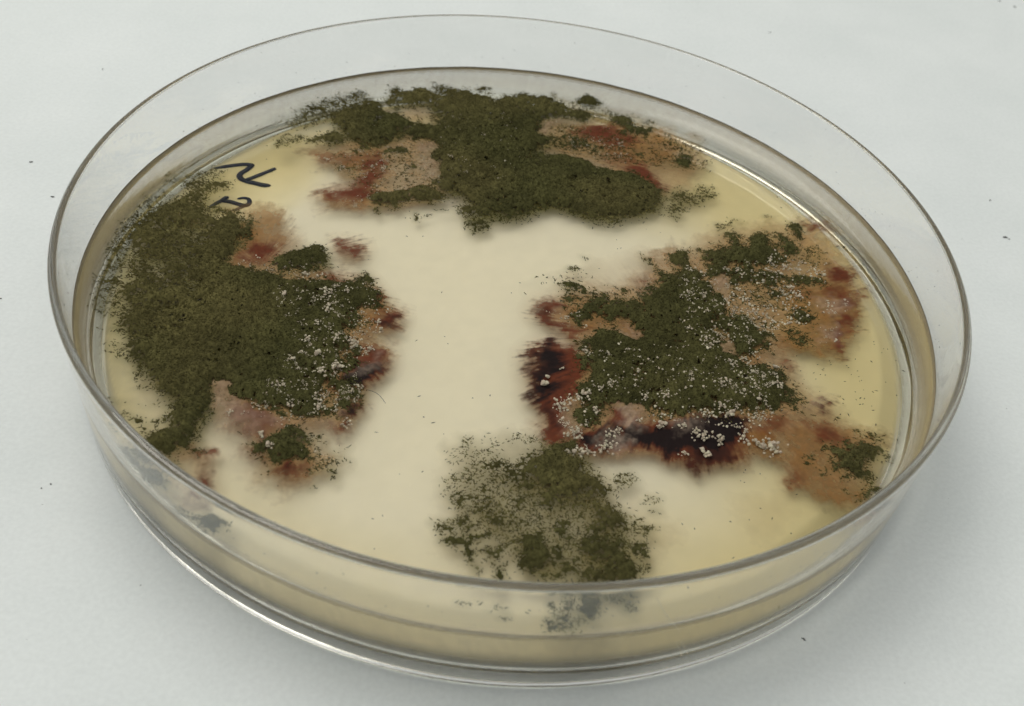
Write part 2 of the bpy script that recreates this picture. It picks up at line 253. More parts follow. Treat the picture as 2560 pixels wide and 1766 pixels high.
_t('l', 'R', 0.7, '-14.58 -22.28 -13.04 -21.83 -13.66 -22.88')
_t('l', 'R', 0.6, '-23.58 -22.49 -22.69 -20.61 -19.99 -21.69 -19.18 -22.88 -20.56 -23.86 -21.8 -24.26')
_t('l', 'L', 0.6, '-25.97 -18 -24.01 -18.06 -23.62 -20.18 -22.69 -20.61 -20.94 -22.23 -21.12 -24.33 -22.75 -23.67 -24.09 -23.15')
_t('l', 'L', 0.5, '-22.46 -21.54 -19.12 -21.92 -19.7 -22.97 -21.68 -23.11')
_t('l', 'R', 1, '-17.6 -28.23 -16.94 -27.07 -16.22 -28 -16.83 -28.8')
_t('l', 'K', 0.45, '-17.35 -28.19 -16.87 -27.41 -16.47 -28.05')
_t('l', 'R', 0.8, '-21.17 -26.88 -20.07 -25.98 -19.95 -27.03')
_t('l', 'B', 0.6, '-18.52 -28.73 -15.9 -28.3 -16.08 -29.88 -17.32 -30.08')
_t('l', 'R', 0.8, '-25.01 -27.16 -23.85 -26.61 -23.75 -27.48 -24.49 -28.13')
_t('l', 'R', 0.8, '-24.66 -29.38 -23.51 -29.37 -23.33 -30.54 -24.27 -30.35')
_t('l', 'L', 0.6, '-14.11 -15.06 -13.01 -13.18 -12.02 -12.14 -11.68 -13.36 -13.21 -15.32')
_t('l', 'L', 0.55, '-14.75 -19.22 -13.98 -18.89 -13.34 -20.15 -13.97 -20.46')
_t('l', 'L', 0.6, '-19.82 -13.56 -18.72 -13.36 -18.6 -14.61 -19.33 -14.53')
_t('l', 'L', 0.4, '-16.95 -21.93 -14.92 -21.2 -14.42 -22.44 -15.98 -22.71')
_t('l', 'P', 0.6, '-27.77 -27.17 -25.97 -27.2 -24.25 -26.91 -23.66 -27.79 -24.01 -29.13 -23.13 -30.25 -24.41 -29.83 -26.57 -28.43')
_t('l', 'R', 0.4, '-25.84 -31 -24.2 -31.04 -22.92 -32.36 -24.62 -32.03')
_t('l', 'O', 0.15, '-33.48 -17.61 -30.54 -18.95 -28.46 -23.93 -24.78 -23.99 -25.74 -27.16 -27.83 -28.16 -33.04 -22.98')
_t('l', 'G', 1, '-36.59 11.56 -32.87 12.36 -30.73 7.73 -28.8 5.69 -29.44 1.62 -29.15 -1.34 -25.13 -2.01 -23.08 -3.06 -20.48 -2.55 -16.11 -1.7 -15.35 -15.53 -17.11 -21.13 -22.64 -19.8 -25.79 -18.59 -25.44 -21.44 -26.15 -23.24 -25.95 -25.4 -27.29 -26.16 -28.25 -24.16 -28.03 -20.74 -30.27 -19.97 -31.54 -18.43 -33.58 -15.75 -35.11 -13.51 -36.69 -12.52 -37.09 -9.95 -38.12 -7.41 -38.35 -3.17 -39.65 -0.46 -39.7 2.62 -39.06 5.15 -37.73 7.07 -36.14 9.93')
_t('l', 'G', 1, '-30.84 -5.68 -29.72 -3.03 -28.03 -2.45 -25.62 -2.22 -24.42 -3.46 -23.46 -2.29 -22.07 -3 -20.8 -3.24 -19.17 -2.19 -18.1 -2.96 -17.02 -2.99 -15.16 -0.41 -14.65 -1.55 -15.43 -2.44 -13.64 -3.07 -13.12 -4.41 -14.87 -5.69 -15.44 -6.73 -14.27 -7.43 -15.58 -9.27 -16.74 -8.58 -17.19 -9.35 -16.62 -10.8 -18.87 -11.22 -19.17 -12.58 -18.36 -13.72 -14.55 -12.6 -14.06 -12.08 -14.92 -13.73 -16.26 -14.19 -17.83 -14.89 -17.65 -18.54 -17.15 -19.64 -18.25 -19.64 -19.06 -20.95 -20.68 -21.03 -22.87 -19.85 -23.76 -19.61 -24.27 -18.1 -25.97 -18 -25.6 -19.94 -25.79 -22.3 -26.35 -22.21')
_t('l', '-G', 1, '-25.92 -18.19 -24.22 -18.3 -23.66 -19.99 -22.69 -20.61 -23.16 -21.46 -25.39 -22.8 -25.63 -21.89 -25.6 -19.94')
_t('l', 'G', 0.55, '-18.46 -14.59 -17.56 -14.84 -14.33 -13.84 -13.95 -12.71 -14.8 -15.18 -15.82 -17.21 -14.96 -18.07 -12.8 -17.69 -12.6 -18.85 -14.75 -19.22 -13.54 -21.34 -14.26 -21.85 -15.13 -20.85 -16.31 -21.05 -17.34 -20.07')
_t('l', 'G', 1, '-24.29 0.06 -23.19 0.79 -22 2.58 -20.78 2.83 -19.77 1.73 -19.99 0.41 -21.49 -1.4 -23.07 -1.22 -24.33 -0.46')
_t('l', 'G', 0.9, '-20.57 -24.97 -19.28 -23.64 -17.76 -23.2 -15.69 -24.15 -15.13 -24.97 -16.14 -25.86 -15.49 -26.47 -16.8 -26.51 -17.66 -27.36 -18.7 -27.36 -19.44 -26.41 -20.24 -26.37')
_t('l', 'G', 0.6, '-15.9 -28.3 -15.32 -27.33 -14.03 -25.87 -12.72 -25.84 -13.33 -26.83 -14.61 -28.26')
_t('l', 'G', 0.7, '-13.58 -27.57 -13.23 -28.04', 0.35)
_t('l', 'G', 0.4, '-14.81 -29.84 -14.5 -29.45', 0.25)
_t('l', 'G', 0.3, '-19.88 -27.9 -18.38 -27.66 -18.25 -29.37 -19.39 -28.87')
_t('l', 'G', 0.35, '-14.9 -25.48 -12.94 -24.61 -12.75 -25.66 -14.54 -25.96')
_t('l', 'G', 0.85, '-30.07 5.5 -29.47 6.31 -28.1 4.55 -27.85 3.49 -28.84 3.73')
_t('l', 'G', 0.35, '-29.68 7.19 -28.75 6.69', 0.25)
_t('l', 'G', 0.35, '-27.64 7.16 -27.07 7.04', 0.2)
_t('l', 'G', 0.45, '-40.35 8.45 -37.92 10.42 -36.89 7.3 -39.05 5.91 -39.86 0.8 -39.58 -1.3 -37.88 -3.88 -37.52 -5.84 -39.93 -6.11 -41.98 -6.32 -42.28 -4.35 -41.48 -2.94 -41.72 -0.66 -41.12 2.3 -42.18 4.79')
_t('l', 'G', 0.75, '-39.31 6.79 -37.53 8.11 -36.39 6.01 -38.02 2.5 -38.62 0.18 -39.22 -1.22 -40.1 0.75 -39.78 3.93')
_t('l', 'G', 0.7, '-41.48 -0.61 -40.38 -0.82 -38.97 -2.02 -38.24 -3.54 -39.49 -3.58 -40.77 -2.38')
_t('l', 'G', 0.6, '-41.52 -3.58 -40.57 -3.39 -39.48 -4.4 -40.67 -4.64')
_t('l', 'G', 0.55, '-41.4 -6.2 -39.76 -5.88 -37.87 -6.31 -37.28 -7.38 -39.39 -7')
_t('l', 'G', 0.55, '-40.39 -9.92 -38.61 -9.39 -36.7 -9.22 -35.42 -8.2 -34.76 -10.37 -37.17 -10.82 -38.99 -11.17')
_t('l', 'G', 0.5, '-37.34 12.77 -36.08 13.8 -34.67 14.87 -33.34 14.66 -32.69 11.56 -33.82 10.58 -35.96 12.33')
_t('l', 'G', 0.4, '-39.38 13.07 -38 13.63 -37.53 11.98 -38.18 10.37 -37.27 9.12 -38.05 9.43')
_t('l', 'G', 0.25, '-43.24 -4.12 -42.17 -3.91 -40.99 -5.92 -41.8 -6.48')
_t('l', '-G', 0.4, '-37.22 -1.88 -35.36 -2.97 -35.14 -4.57 -37.28 -3.35')
_t('l', '-G', 0.35, '-32.35 -4.62 -30.91 -4.34 -30.45 -6.06 -31.97 -5.96')
_t('l', '-G', 0.35, '-35.39 4.39 -33.26 4.38 -33.25 2.38 -35.05 2.23')
_t('l', 'G', 0.45, '-37.21 -15.22 -36.23 -14.64 -34.62 -13.95 -32.3 -14.71 -31.93 -16.38 -33.65 -17.07 -35.03 -16.75')
_t('l', 'G', 1, '-32.25 -16.63 -23.75 -11.94 -21.85 -19.97 -23.68 -19.57 -24.95 -17.02 -26.05 -18.7 -25.81 -22.43 -26.68 -22.41 -26.15 -25.24 -27 -25.21 -28.11 -23.87 -28.7 -23.97 -28.83 -22.25 -28.67 -20.62 -29.55 -20.6 -30.62 -19.51 -31.71 -18.42 -31.14 -17.75')
_t('l', 'G', 1, '-29.53 -26.48 -28.66 -25.33 -27.6 -24.81 -26.14 -26.57 -27.54 -27.13 -28.29 -27.42')
_t('l', 'G', 0.8, '-30.11 -24.55 -29.19 -23.54 -28.86 -23.83 -29.78 -24.84')
_t('l', 'G', 0.6, '-33.56 -18.19 -31.75 -17.86 -31.66 -18.59 -32.93 -19.37')
_t('l', 'G', 0.5, '-32.67 -20.24 -31.39 -19.47 -31.08 -20.51 -32.27 -20.71')
_t('l', 'G', 0.3, '-34.42 -22.16 -33.65 -21.85 -31.69 -22.57 -30.1 -22.12 -30.47 -22.54 -32.4 -22.7')
_t('l', 'G', 0.5, '-32.61 -23.95 -31.57 -23.77 -30.46 -24.61 -31.84 -24.85')
_t('l', 'G', 0.6, '-26.19 -27.24 -25.02 -26.71 -24.88 -27.67')
_t('l', 'G', 0.5, '-30.65 -25.16 -29.77 -25.68 -29.85 -26.2')
_t('l', 'R', 0.85, '-24.7 -27.48 -23.86 -27.01 -24 -27.85')
_t('l', 'R', 0.85, '-24.72 -29.56 -23.48 -29.36 -23.2 -30.42 -23.95 -30.22')
_t('l', 'G', 0.95, '-31.62 -27.81 -30.52 -27.14 -29.01 -28.19 -27.52 -29.23 -27.7 -30.99 -29.29 -31.09 -30.33 -30.01')
_t('l', 'G', 0.9, '-26.46 -33.23 -24.52 -33.22 -24.16 -34.5 -25.33 -34.39')
_t('l', 'G', 0.9, '-22.58 -32.76 -20.67 -33.51 -20.93 -35.16 -22.16 -34.77')
_t('l', 'G', 0.5, '-23.84 -34.44 -23.38 -33.19 -22.91 -33.26 -23.18 -34.78')
_t('l', 'G', 0.7, '-23.2 -35.51 -21.8 -35.72 -22.16 -36.06')
_t('l', 'W', 0.6, '-23.46 -2.29 -13.3 -2.27 -12.22 -9.09 -13.14 -15.72 -11.95 -21.07 -17.03 -21.56 -21.85 -24.08 -22.1 -17.31 -19.72 -12.68 -23.11 -6.56')
_t('l', 'W', 0.8, '-19.34 -4.41 -15.9 -3.26 -15.57 -5.12 -18.05 -7.92 -18.78 -5.73')
_t('l', 'W', 0.8, '-16.42 -10.32 -14.39 -10.17 -13.78 -12.03 -16.22 -12.9')
_t('l', 'W', 0.85, '-17.4 -15.65 -16.18 -14.6 -14.33 -13.84 -14.55 -15.76 -16.35 -16.7')
_t('l', 'W', 0.8, '-17.11 -18.45 -16 -17.04 -13.69 -17.44 -12.67 -18.47 -13.81 -19.85 -12.91 -21.81 -14.66 -21.15 -16.39 -20.68')
_t('l', 'W', 0.7, '-19.55 -13.51 -17.26 -12.01 -17.33 -13.11 -18.91 -13.82')
_t('l', 'W', 0.8, '-13.19 -5.84 -11.98 -4.9 -11.58 -5.53 -12.61 -6.66')
_t('l', 'W', 0.5, '-22.46 -21.54 -18.78 -22.24 -18.18 -22.52 -20.65 -23.5')
_t('l', 'W', 0.3, '-16.94 -25.82 -15.04 -24.77 -13.01 -25.7 -15.13 -26.95')
_t('l', 'W', 0.5, '-23.48 -0.8 -20.09 -0.63 -18.2 -0.76 -20.7 -3.71 -22.56 -3.59')
_t('l', 'W', 0.4, '-28.76 0.25 -27.08 0.8 -24.04 -1.13 -25.18 -1.78')
_t('b', 'P', 0.55, '-25.52 20.67 -21.44 24.16 -17.33 23.66 -13.94 27.05 -11.2 26.51 -9.97 17.86 -9.96 14.21 -15.41 11.53 -20.88 9.88 -22.35 11.56 -22.36 13.08 -18.88 14.87 -18.86 16.45 -23.35 18.13 -24.76 19.18')
_t('b', 'R', 0.8, '-19.25 20.42 -17.37 21.95 -15.98 20.87 -17.19 18.96 -16.85 16.89 -16.28 15.17 -18.02 13.25 -19.98 12.83 -22.27 12.59 -20.73 13.69 -18.8 14.37 -18.58 16.51 -17.68 18.31')
_t('b', 'R', 0.35, '-25.18 20.47 -20.16 22.17 -18.37 20.61 -21.72 19.04 -23.64 18.07')
_t('b', 'B', 0.4, '-22.31 12.83 -19.47 13.19 -17.13 13.18 -18.24 11.18 -20.92 10.12')
_t('b', 'L', 0.5, '-12.95 25.52 -11.01 26.26 -9.89 18.41 -11.42 18.61 -12.28 22.82')
_t('b', 'L', 0.9, '-18.86 32.26 -17.75 33.47 -17.41 32.3')
_t('b', 'P', 0.6, '-17.32 31.7 -13.97 33.12 -11.7 30.56 -14.42 30.54')
_t('b', 'L', 0.25, '-8.82 14.46 -7.23 16.09 -6.07 13.52 -8.01 12.6')
_t('b', 'P', 0.55, '1.5 34.28 4.74 35.05 9.65 35.57 16.23 35.24 21.08 33.31 22.25 30.6 20.78 25.97 19.11 23.12 16.3 21.43 13.71 23.58 9.83 24.39 3.49 26.95 1.35 31.18')
_t('b', 'O', 0.5, '2.17 40.22 5.56 39.72 7.95 37.7 16.26 37.13 21.1 33.92 19.38 31.13 14.56 33.02 9.65 35.57 4.66 36.92')
_t('b', 'B', 0.5, '9.68 33.72 16.22 34.63 17.77 31.06 14.52 27.41 11.35 28.72')
_t('b', 'R', 0.75, '3.86 32.68 8.02 34.88 10.65 33.95 12.29 32.5 9.74 29.82 7.8 30.57 5.19 31.77')
_t('b', 'R', 0.85, '11.05 26.35 13.57 26.92 15.12 25 16.46 21.73 15.38 21.23 13.71 23.58')
_t('b', 'R', 0.35, '8.82 28.15 12.3 29.52 12.94 26.78 9.8 26.08')
_t('b', 'L', 0.55, '1.21 33.6 3.12 34.66 2.63 31.48 1.35 31.18')
_t('b', 'L', 0.5, '4.14 26.52 7.6 26.15 9.8 26.08 10.75 24.88 8.25 25.17 5.11 25.88')
_t('b', 'P', 0.3, '8.4 40.08 11.25 40.76 14.62 39.29 12.94 37.61 9.61 38.1')
_t('b', 'G', 1, '-23.59 30.82 -21.96 32.46 -19.52 33.36 -18.65 32 -16.92 31.17 -15.42 29.69 -13.57 30.13 -11.33 28.84 -10.84 31.38 -12.32 32.89 -13.58 33.84 -17.33 33.89 -17.89 34.39 -16.18 36.09 -14.14 35.62 -12.14 36.75 -12.42 38.97 -11.37 38.57 -9.22 38.76 -7.3 37.92 -6.08 37.24 -5.71 35.09 -4.32 34.16 -3.94 37.43 -1.58 39.31 0.22 13.59 -2.53 13.26 -5.52 13.88 -7.23 16.09 -8.8 16.79 -10.42 16.7 -9.74 18.44 -10.26 20.22 -9.93 22.51 -11.08 23.09 -10.38 24.96 -11.23 26.79 -13.02 26.09 -14.86 28.02 -16.22 26.52 -17.21 24.84 -18.08 23.49 -20.2 24.15 -21.99 25.48 -23.36 27.83 -24.6 29.36')
_t('b', 'G', 0.9, '-25.38 22.97 -23.64 25.98 -22.13 24.57 -24.05 23.27')
_t('b', 'G', 0.63, '-29.45 22.6 -26.1 24.24 -26.07 23.38 -27.81 22.12 -29.26 21.79')
_t('b', 'G', 0.61, '-29.24 25.86 -28.24 31.58 -25.82 34.07 -24.61 36.31 -22.71 36.78 -20.71 34.67 -19.47 33.06 -21.75 31.26 -23.47 28.41 -25.77 27.26 -27.03 25.78 -28.7 24.8')
_t('b', 'G', 0.73, '-24.59 35.34 -22.66 36.46 -20.71 34.67 -22.06 33.07 -23.67 33')
_t('b', 'G', 0.2, '-31.4 27.14 -30.12 29.88 -28.76 26.56 -30.59 24.95')
_t('b', 'G', 0.9, '-18.53 37.47 -17.52 37.39 -16.83 34.97 -17.83 35.05')
_t('b', 'G', 0.9, '-16.02 36.13 -14.27 37.86 -13.22 36.16 -15.52 34.96')
_t('b', 'G', 0.92, '-17.17 13.43 -16.12 14.17 -13.35 15.29 -11.08 16.04 -10.66 15.09 -8.62 15.27 -8.82 14.46 -10.5 13.84 -12.85 13.85 -14.12 12.56 -15.52 12.26')
_t('b', 'G', 0.9, '-16.52 22.43 -15.2 23.86 -13.92 22.45 -15.33 22.69')
_t('b', 'G', 0.63, '-21.62 18.52 -19.36 19.29 -19.51 18.44')
_t('b', 'G', 0.68, '-16.44 19.94 -15.27 20.21 -15.29 19.38')
_t('b', 'G', 0.7, '-15.97 11.41 -15.6 10.5', 0.35)
_t('b', 'G', 0.6, '-11.66 11.58 -11.32 10.17', 0.35)
_t('b', 'G', 0.6, '-10.52 11.2 -10.17 11.27', 0.25)
_t('b', 'G', 0.4, '-9.3 12.45 -8.14 12.45', 0.25)
_t('b', 'G', 0.83, '-20.65 22.34 -19.57 22.3 -19.72 21.42')
_t('b', 'G', 0.58, '-14.42 20.67 -12.47 20.83 -12.51 20')
_t('b', 'G', 0.3, '-17.31 17.85 -14.04 18.04 -13.89 17 -16.77 16.37')
_t('b', 'G', 0.73, '-6.78 13.36 -5.76 10.6 -4.49 9.41 -3.13 10.17 -3.26 11.61 -4.75 12.04 -2.45 12.28 -0.94 11.6 -1.09 13.56')
_t('b', 'G', 0.7, '-14.2 39.87 -13.35 39.74', 0.35)
_t('b', 'G', 0.85, '-7.31 39.73 -6.16 40.01', 0.4)
_t('b', 'G', 0.8, '-12.09 39.05 -11.74 37.49', 0.5)
_t('b', 'G', 1, '-7.35 37.91 -5.99 37.59 -6.14 35.62 -4.53 36.01 -3.71 38.14 -2.1 38.85 -0.08 38.69 1.84 40.13 2.26 38.6 3.95 38.03 3.4 35.67 1.79 34.98 1.25 32.99 0.4 30.96 1.42 30 3.61 31.1 3.36 29.55 1.49 28.83 0.35 26.82 2.9 26.24 5.73 26.02 8.26 24.89 10.76 24.6 12.78 24.77 13.71 22.76 15.08 21.7 15.66 19.7 15.03 17.73 12.93 16.26 9.97 15.13 7.04 14.52 5.52 15.72 3.42 16.04 1.13 14.79 -1.69 13.18 -4.84 12.52')
_t('b', 'G', 0.85, '4.35 36.53 5.98 37.23 6.83 36.48 5.73 34.66 5.06 35.12')
_t('b', 'G', 0.95, '5.57 39.39 7.17 42.09 7.68 41.88 7.21 40.45 8.23 40.04 7.58 39.23')
_t('b', 'G', 0.85, '10.13 36.32 11.28 36.9 12.94 35.1 14.42 35.13 14.08 34.13 12.61 33.79 11.14 34.68')
_t('b', 'G', 0.63, '8.95 37.94 10.61 38.02 10.29 36.98')
_t('b', 'G', 0.68, '1.39 30.59 4.91 30.8 7.19 29.54 9.73 30.71 9.12 28.8 5.94 28.96 2.75 29.11')
_t('b', 'G', 0.83, '12.14 29.19 13.73 29.26 13.25 27.99')
_t('b', 'G', 0.58, '9.77 27.79 11.03 28.36 11.36 27.28')
_t('b', 'G', 0.73, '16.99 32.67 18.63 33.05 17.8 32.26')
_t('b', 'G', 0.85, '17.54 28.38 19.34 29.94 19.95 29.21 18.63 27.76')
_t('b', 'G', 0.63, '18.73 30.98 20.42 33.16 20.86 32.06')
_t('b', 'G', 0.3, '18.64 28.05 22.52 29.49 22.4 27.17 19.86 26.61')
_t('b', 'G', 0.63, '16.58 20.16 17.54 21.97 19.69 21.89 20.66 23.18 22.81 22.83 21.47 20.67 18.99 19.35 18.02 17.08 16.23 17.21')
_t('b', 'G', 0.3, '7.04 14.52 9.97 15.39 14.43 16.83 14.41 15.31 10 13.39 7.66 13.4')
_t('b', 'W', 0.35, '-24.34 20.1 -11.5 26.44 -9.68 17.92 -15.8 13.98 -19.58 10.65')
_t('b', 'W', 0.1, '-11.38 31.87 -1.71 34.15 -0.68 19.89 -9.68 17.92')
_t('b', 'W', 0.4, '2.47 34.51 8.01 35.19 11.33 31.08 12.15 27.74 8.24 25.73 5.05 27.3')
_t('b', 'W', 0.6, '-23.61 19.44 -22.82 20.03', 0.5)
_t('b', 'G', 0.33, '-23.15 21.77 -17.33 23.66 -11.43 25.87 -10.25 16.48 -17.21 13.68 -21.48 17.74')
_t('b', 'G', 0.45, '1.5 34.28 8.03 34.57 21.08 33.31 20.04 27.22 11.37 26.42 3.46 27.52')
_t('b', 'G', 0.4, '2.17 40.22 7.91 39.63 14.6 36.74 9.65 35.26 3.68 36.69')
_t('l', 'G', 0.7, '-18.46 -14.59 -13.81 -12.68 -12.64 -18.66 -13.54 -21.34 -17.26 -20.44')
_t('l', '-G', 0.2, '-36.59 11.56 -32.77 11.95 -31.7 5.89 -31.47 -0.31 -31.63 -4.74 -30.95 -8.78 -32.27 -11.69 -33.55 -14.49 -35.32 -14.19 -37.09 -12.59 -38.32 -7.45 -39.65 -0.46 -39.3 5.92')
_t('l', '-G', 0.05, '-38.35 -3.17 -34.03 0.69 -30.66 -1.64 -32.09 -6.24 -37.08 -7.21')
_t('l', 'G', 0.42, '-41.49 7.73 -38.96 10.2 -37.14 8.66 -39.75 2.14 -40.38 -3.97 -41.33 -6.39 -42.15 -4.73 -41.92 -0.06')
_t('l', 'G', 0.5, '-41.4 -6.2 -37.75 -5.89 -35.53 -7.44 -34.54 -10.7 -37.42 -11.55 -40.02 -10.99')
_t('r', '-P', 0.75, '-1.41 6.91 12.7 11.06 14.88 7.69 11.64 3.23 6.36 2.54 4.98 0.27 2.24 0.73')
_t('r', 'W', 0.75, '5.42 -15.91 8.24 -14.14 8.35 -17.88 7.56 -20.13 6.59 -20.14 5.74 -18.02')
_t('r', 'W', 0.7, '13.94 -14.43 20.11 -13.99 23.47 -14.05 21.73 -15.13 19.37 -15.69 15.58 -16.65')
_t('r', 'W', 0.5, '26.63 4.96 31.52 5.4 31.72 1.45 27.35 2.09')
_t('l', 'W', 0.6, '-19.06 -11.69 -14.15 -9.9 -12.6 -18.85 -14.26 -21.85 -17.03 -21.56')
_t('f', 'G', 0.54, '2.32 -22.5 4.02 -22.04 7.29 -25.97 9.59 -25.92 11.78 -28.09 12.5 -30.12 12.97 -32.41 13.2 -34.8 9.37 -35.93 5.98 -35.6 3.68 -34.97 1.32 -33.9 -0.43 -32.27 -2.14 -31.5 -2.12 -28.43 -2.91 -26.66 -1.19 -24.59')
_t('f', 'G', 0.3, '-4.24 -22.57 -1.56 -20.92 3.4 -20.08 3.54 -22.29 -0.7 -24.67 -3.65 -24.49')
_t('l', '-G', 0.95, '-32.89 11.37 -29.82 11.92 -28.69 8.81 -29.8 8.01 -30.98 8.55 -31.85 8.36 -32.89 8.82 -33.78 7.73 -34.13 8.79 -33.19 10.49')
_t('l', '-G', 0.6, '-33.84 7.71 -32.73 7.72 -31.61 7.4 -31.54 6.63 -32.5 6.32 -33.52 6.77')
_t('r', '-G', 0.8, '19.17 11.45 20.03 10.89 20.23 7.69 19.26 7.85')
_t('r', 'R', 0.7, '34.53 11.53 36.86 11.45 36.8 8.5 35.11 8.17 33.89 8.98')
_t('r', 'R', 0.6, '33.42 7.84 36.14 7.33 36.62 4.86 35.1 3.07 33.77 5.33')
_t('r', 'B', 0.6, '31.35 3.85 34.7 5 34.64 2 31.67 0.96')
_t('r', 'K', 0.95, '10.97 -17.44 14.47 -17.61 19.38 -15.38 23.22 -14.41 23.16 -16.89 22.09 -18.28 19.86 -19.25 17.46 -19.95 15.83 -20.66 14.23 -19.6 12.07 -19.22')
_t('r', 'K', 0.8, '2.11 -9.59 4.42 -7.43 5.52 -8.63 5.84 -10.62 4.67 -12.17 5.4 -13.35 4.16 -15.18 3.1 -15.99 3.22 -12.59')
_t('b', 'R', 0.7, '-22.69 13.27 -18.29 16.57 -17.32 21.68 -15.98 20.87 -16.24 14.92 -19.57 12.15 -21.57 11.98')
_t('b', 'B', 0.6, '-25.38 20.7 -20.21 22.44 -17.03 21.75 -17.48 18.89 -22.59 18.85')
_t('b', 'B', 0.6, '-22.64 13.02 -17.25 13.93 -17.4 11.36 -20.92 10.12')
_t('b', 'R', 0.6, '3.53 32.9 9.65 35.26 12.94 32.05 9.75 29.53 5.86 31.02')
_t('b', 'B', 0.6, '8.01 35.19 17.83 33.78 18.73 30.98 15.3 27.3 12.15 26.6 9.76 28.95')
_t('l', 'B', 0.6, '-29.48 7.47 -28.29 9.37 -25.28 8.12 -24.47 4.4 -25.17 1.62 -27.77 0.45 -27.72 -1.86 -28.7 -2.06')
_t('l', 'R', 0.8, '-28.27 0.35 -27.07 2.98 -25.25 3.13 -24.53 1.1 -25.84 -0.02')
_t('l', 'B', 0.7, '-14.68 -6.82 -13.6 -2.33 -12.49 -3.57 -10.52 -5.56 -10.91 -7.95 -13.58 -9.79')
_t('l', 'R', 0.7, '-14.33 -13.84 -13.43 -10.65 -11.1 -11.54 -11.28 -14.97 -12.91 -17.1 -15.04 -17.68')
_t('l', 'B', 0.5, '-19.13 -27.78 -16.04 -26.38 -15.62 -29.63 -17.57 -30.12')
_t('r', 'B', 0.6, '4.98 0.27 7.88 1.16 10.02 -1.37 10.27 -3.85 8.06 -5.04 5.23 -5.1')
INK = [([(-35.94, 18.67), (-34.4, 19.48), (-32.93, 20.1), (-32.18, 20.19), (-31.97, 20.03), (-32.28, 19.14), (-32.72, 18.35), (-32.79, 17.78), (-32.48, 17.23), (-31.81, 16.89), (-30.72, 16.7), (-29.78, 16.54), (-29.03, 16.59)], 0.34, (1, 1.15)), ([(-31.89, 17.24), (-31.52, 17.44), (-30.75, 18.29), (-29.91, 19.23), (-29.01, 20.22)], 0.3, (1, 0.9)), ([(-34.5, 11.09), (-34.0, 12.0), (-33.55, 12.62), (-33.33, 13.08), (-33.09, 13.49)], 0.3, (0.8, 1)), ([(-33.55, 12.62), (-32.67, 12.64), (-31.8, 12.42), (-30.95, 12.25), (-30.53, 12.46)], 0.33, (1, 1)), ([(-31.9, 13.33), (-31.36, 13.65), (-30.8, 13.57), (-30.51, 13.1), (-30.53, 12.46), (-30.92, 12.14), (-31.55, 11.37), (-32.04, 10.92)], 0.28, (0.7, 0.8)), ([(-34.27, 10.22), (-33.77, 9.87), (-33.2, 9.71), (-32.6, 9.72)], 0.3, (1, 0.7))]
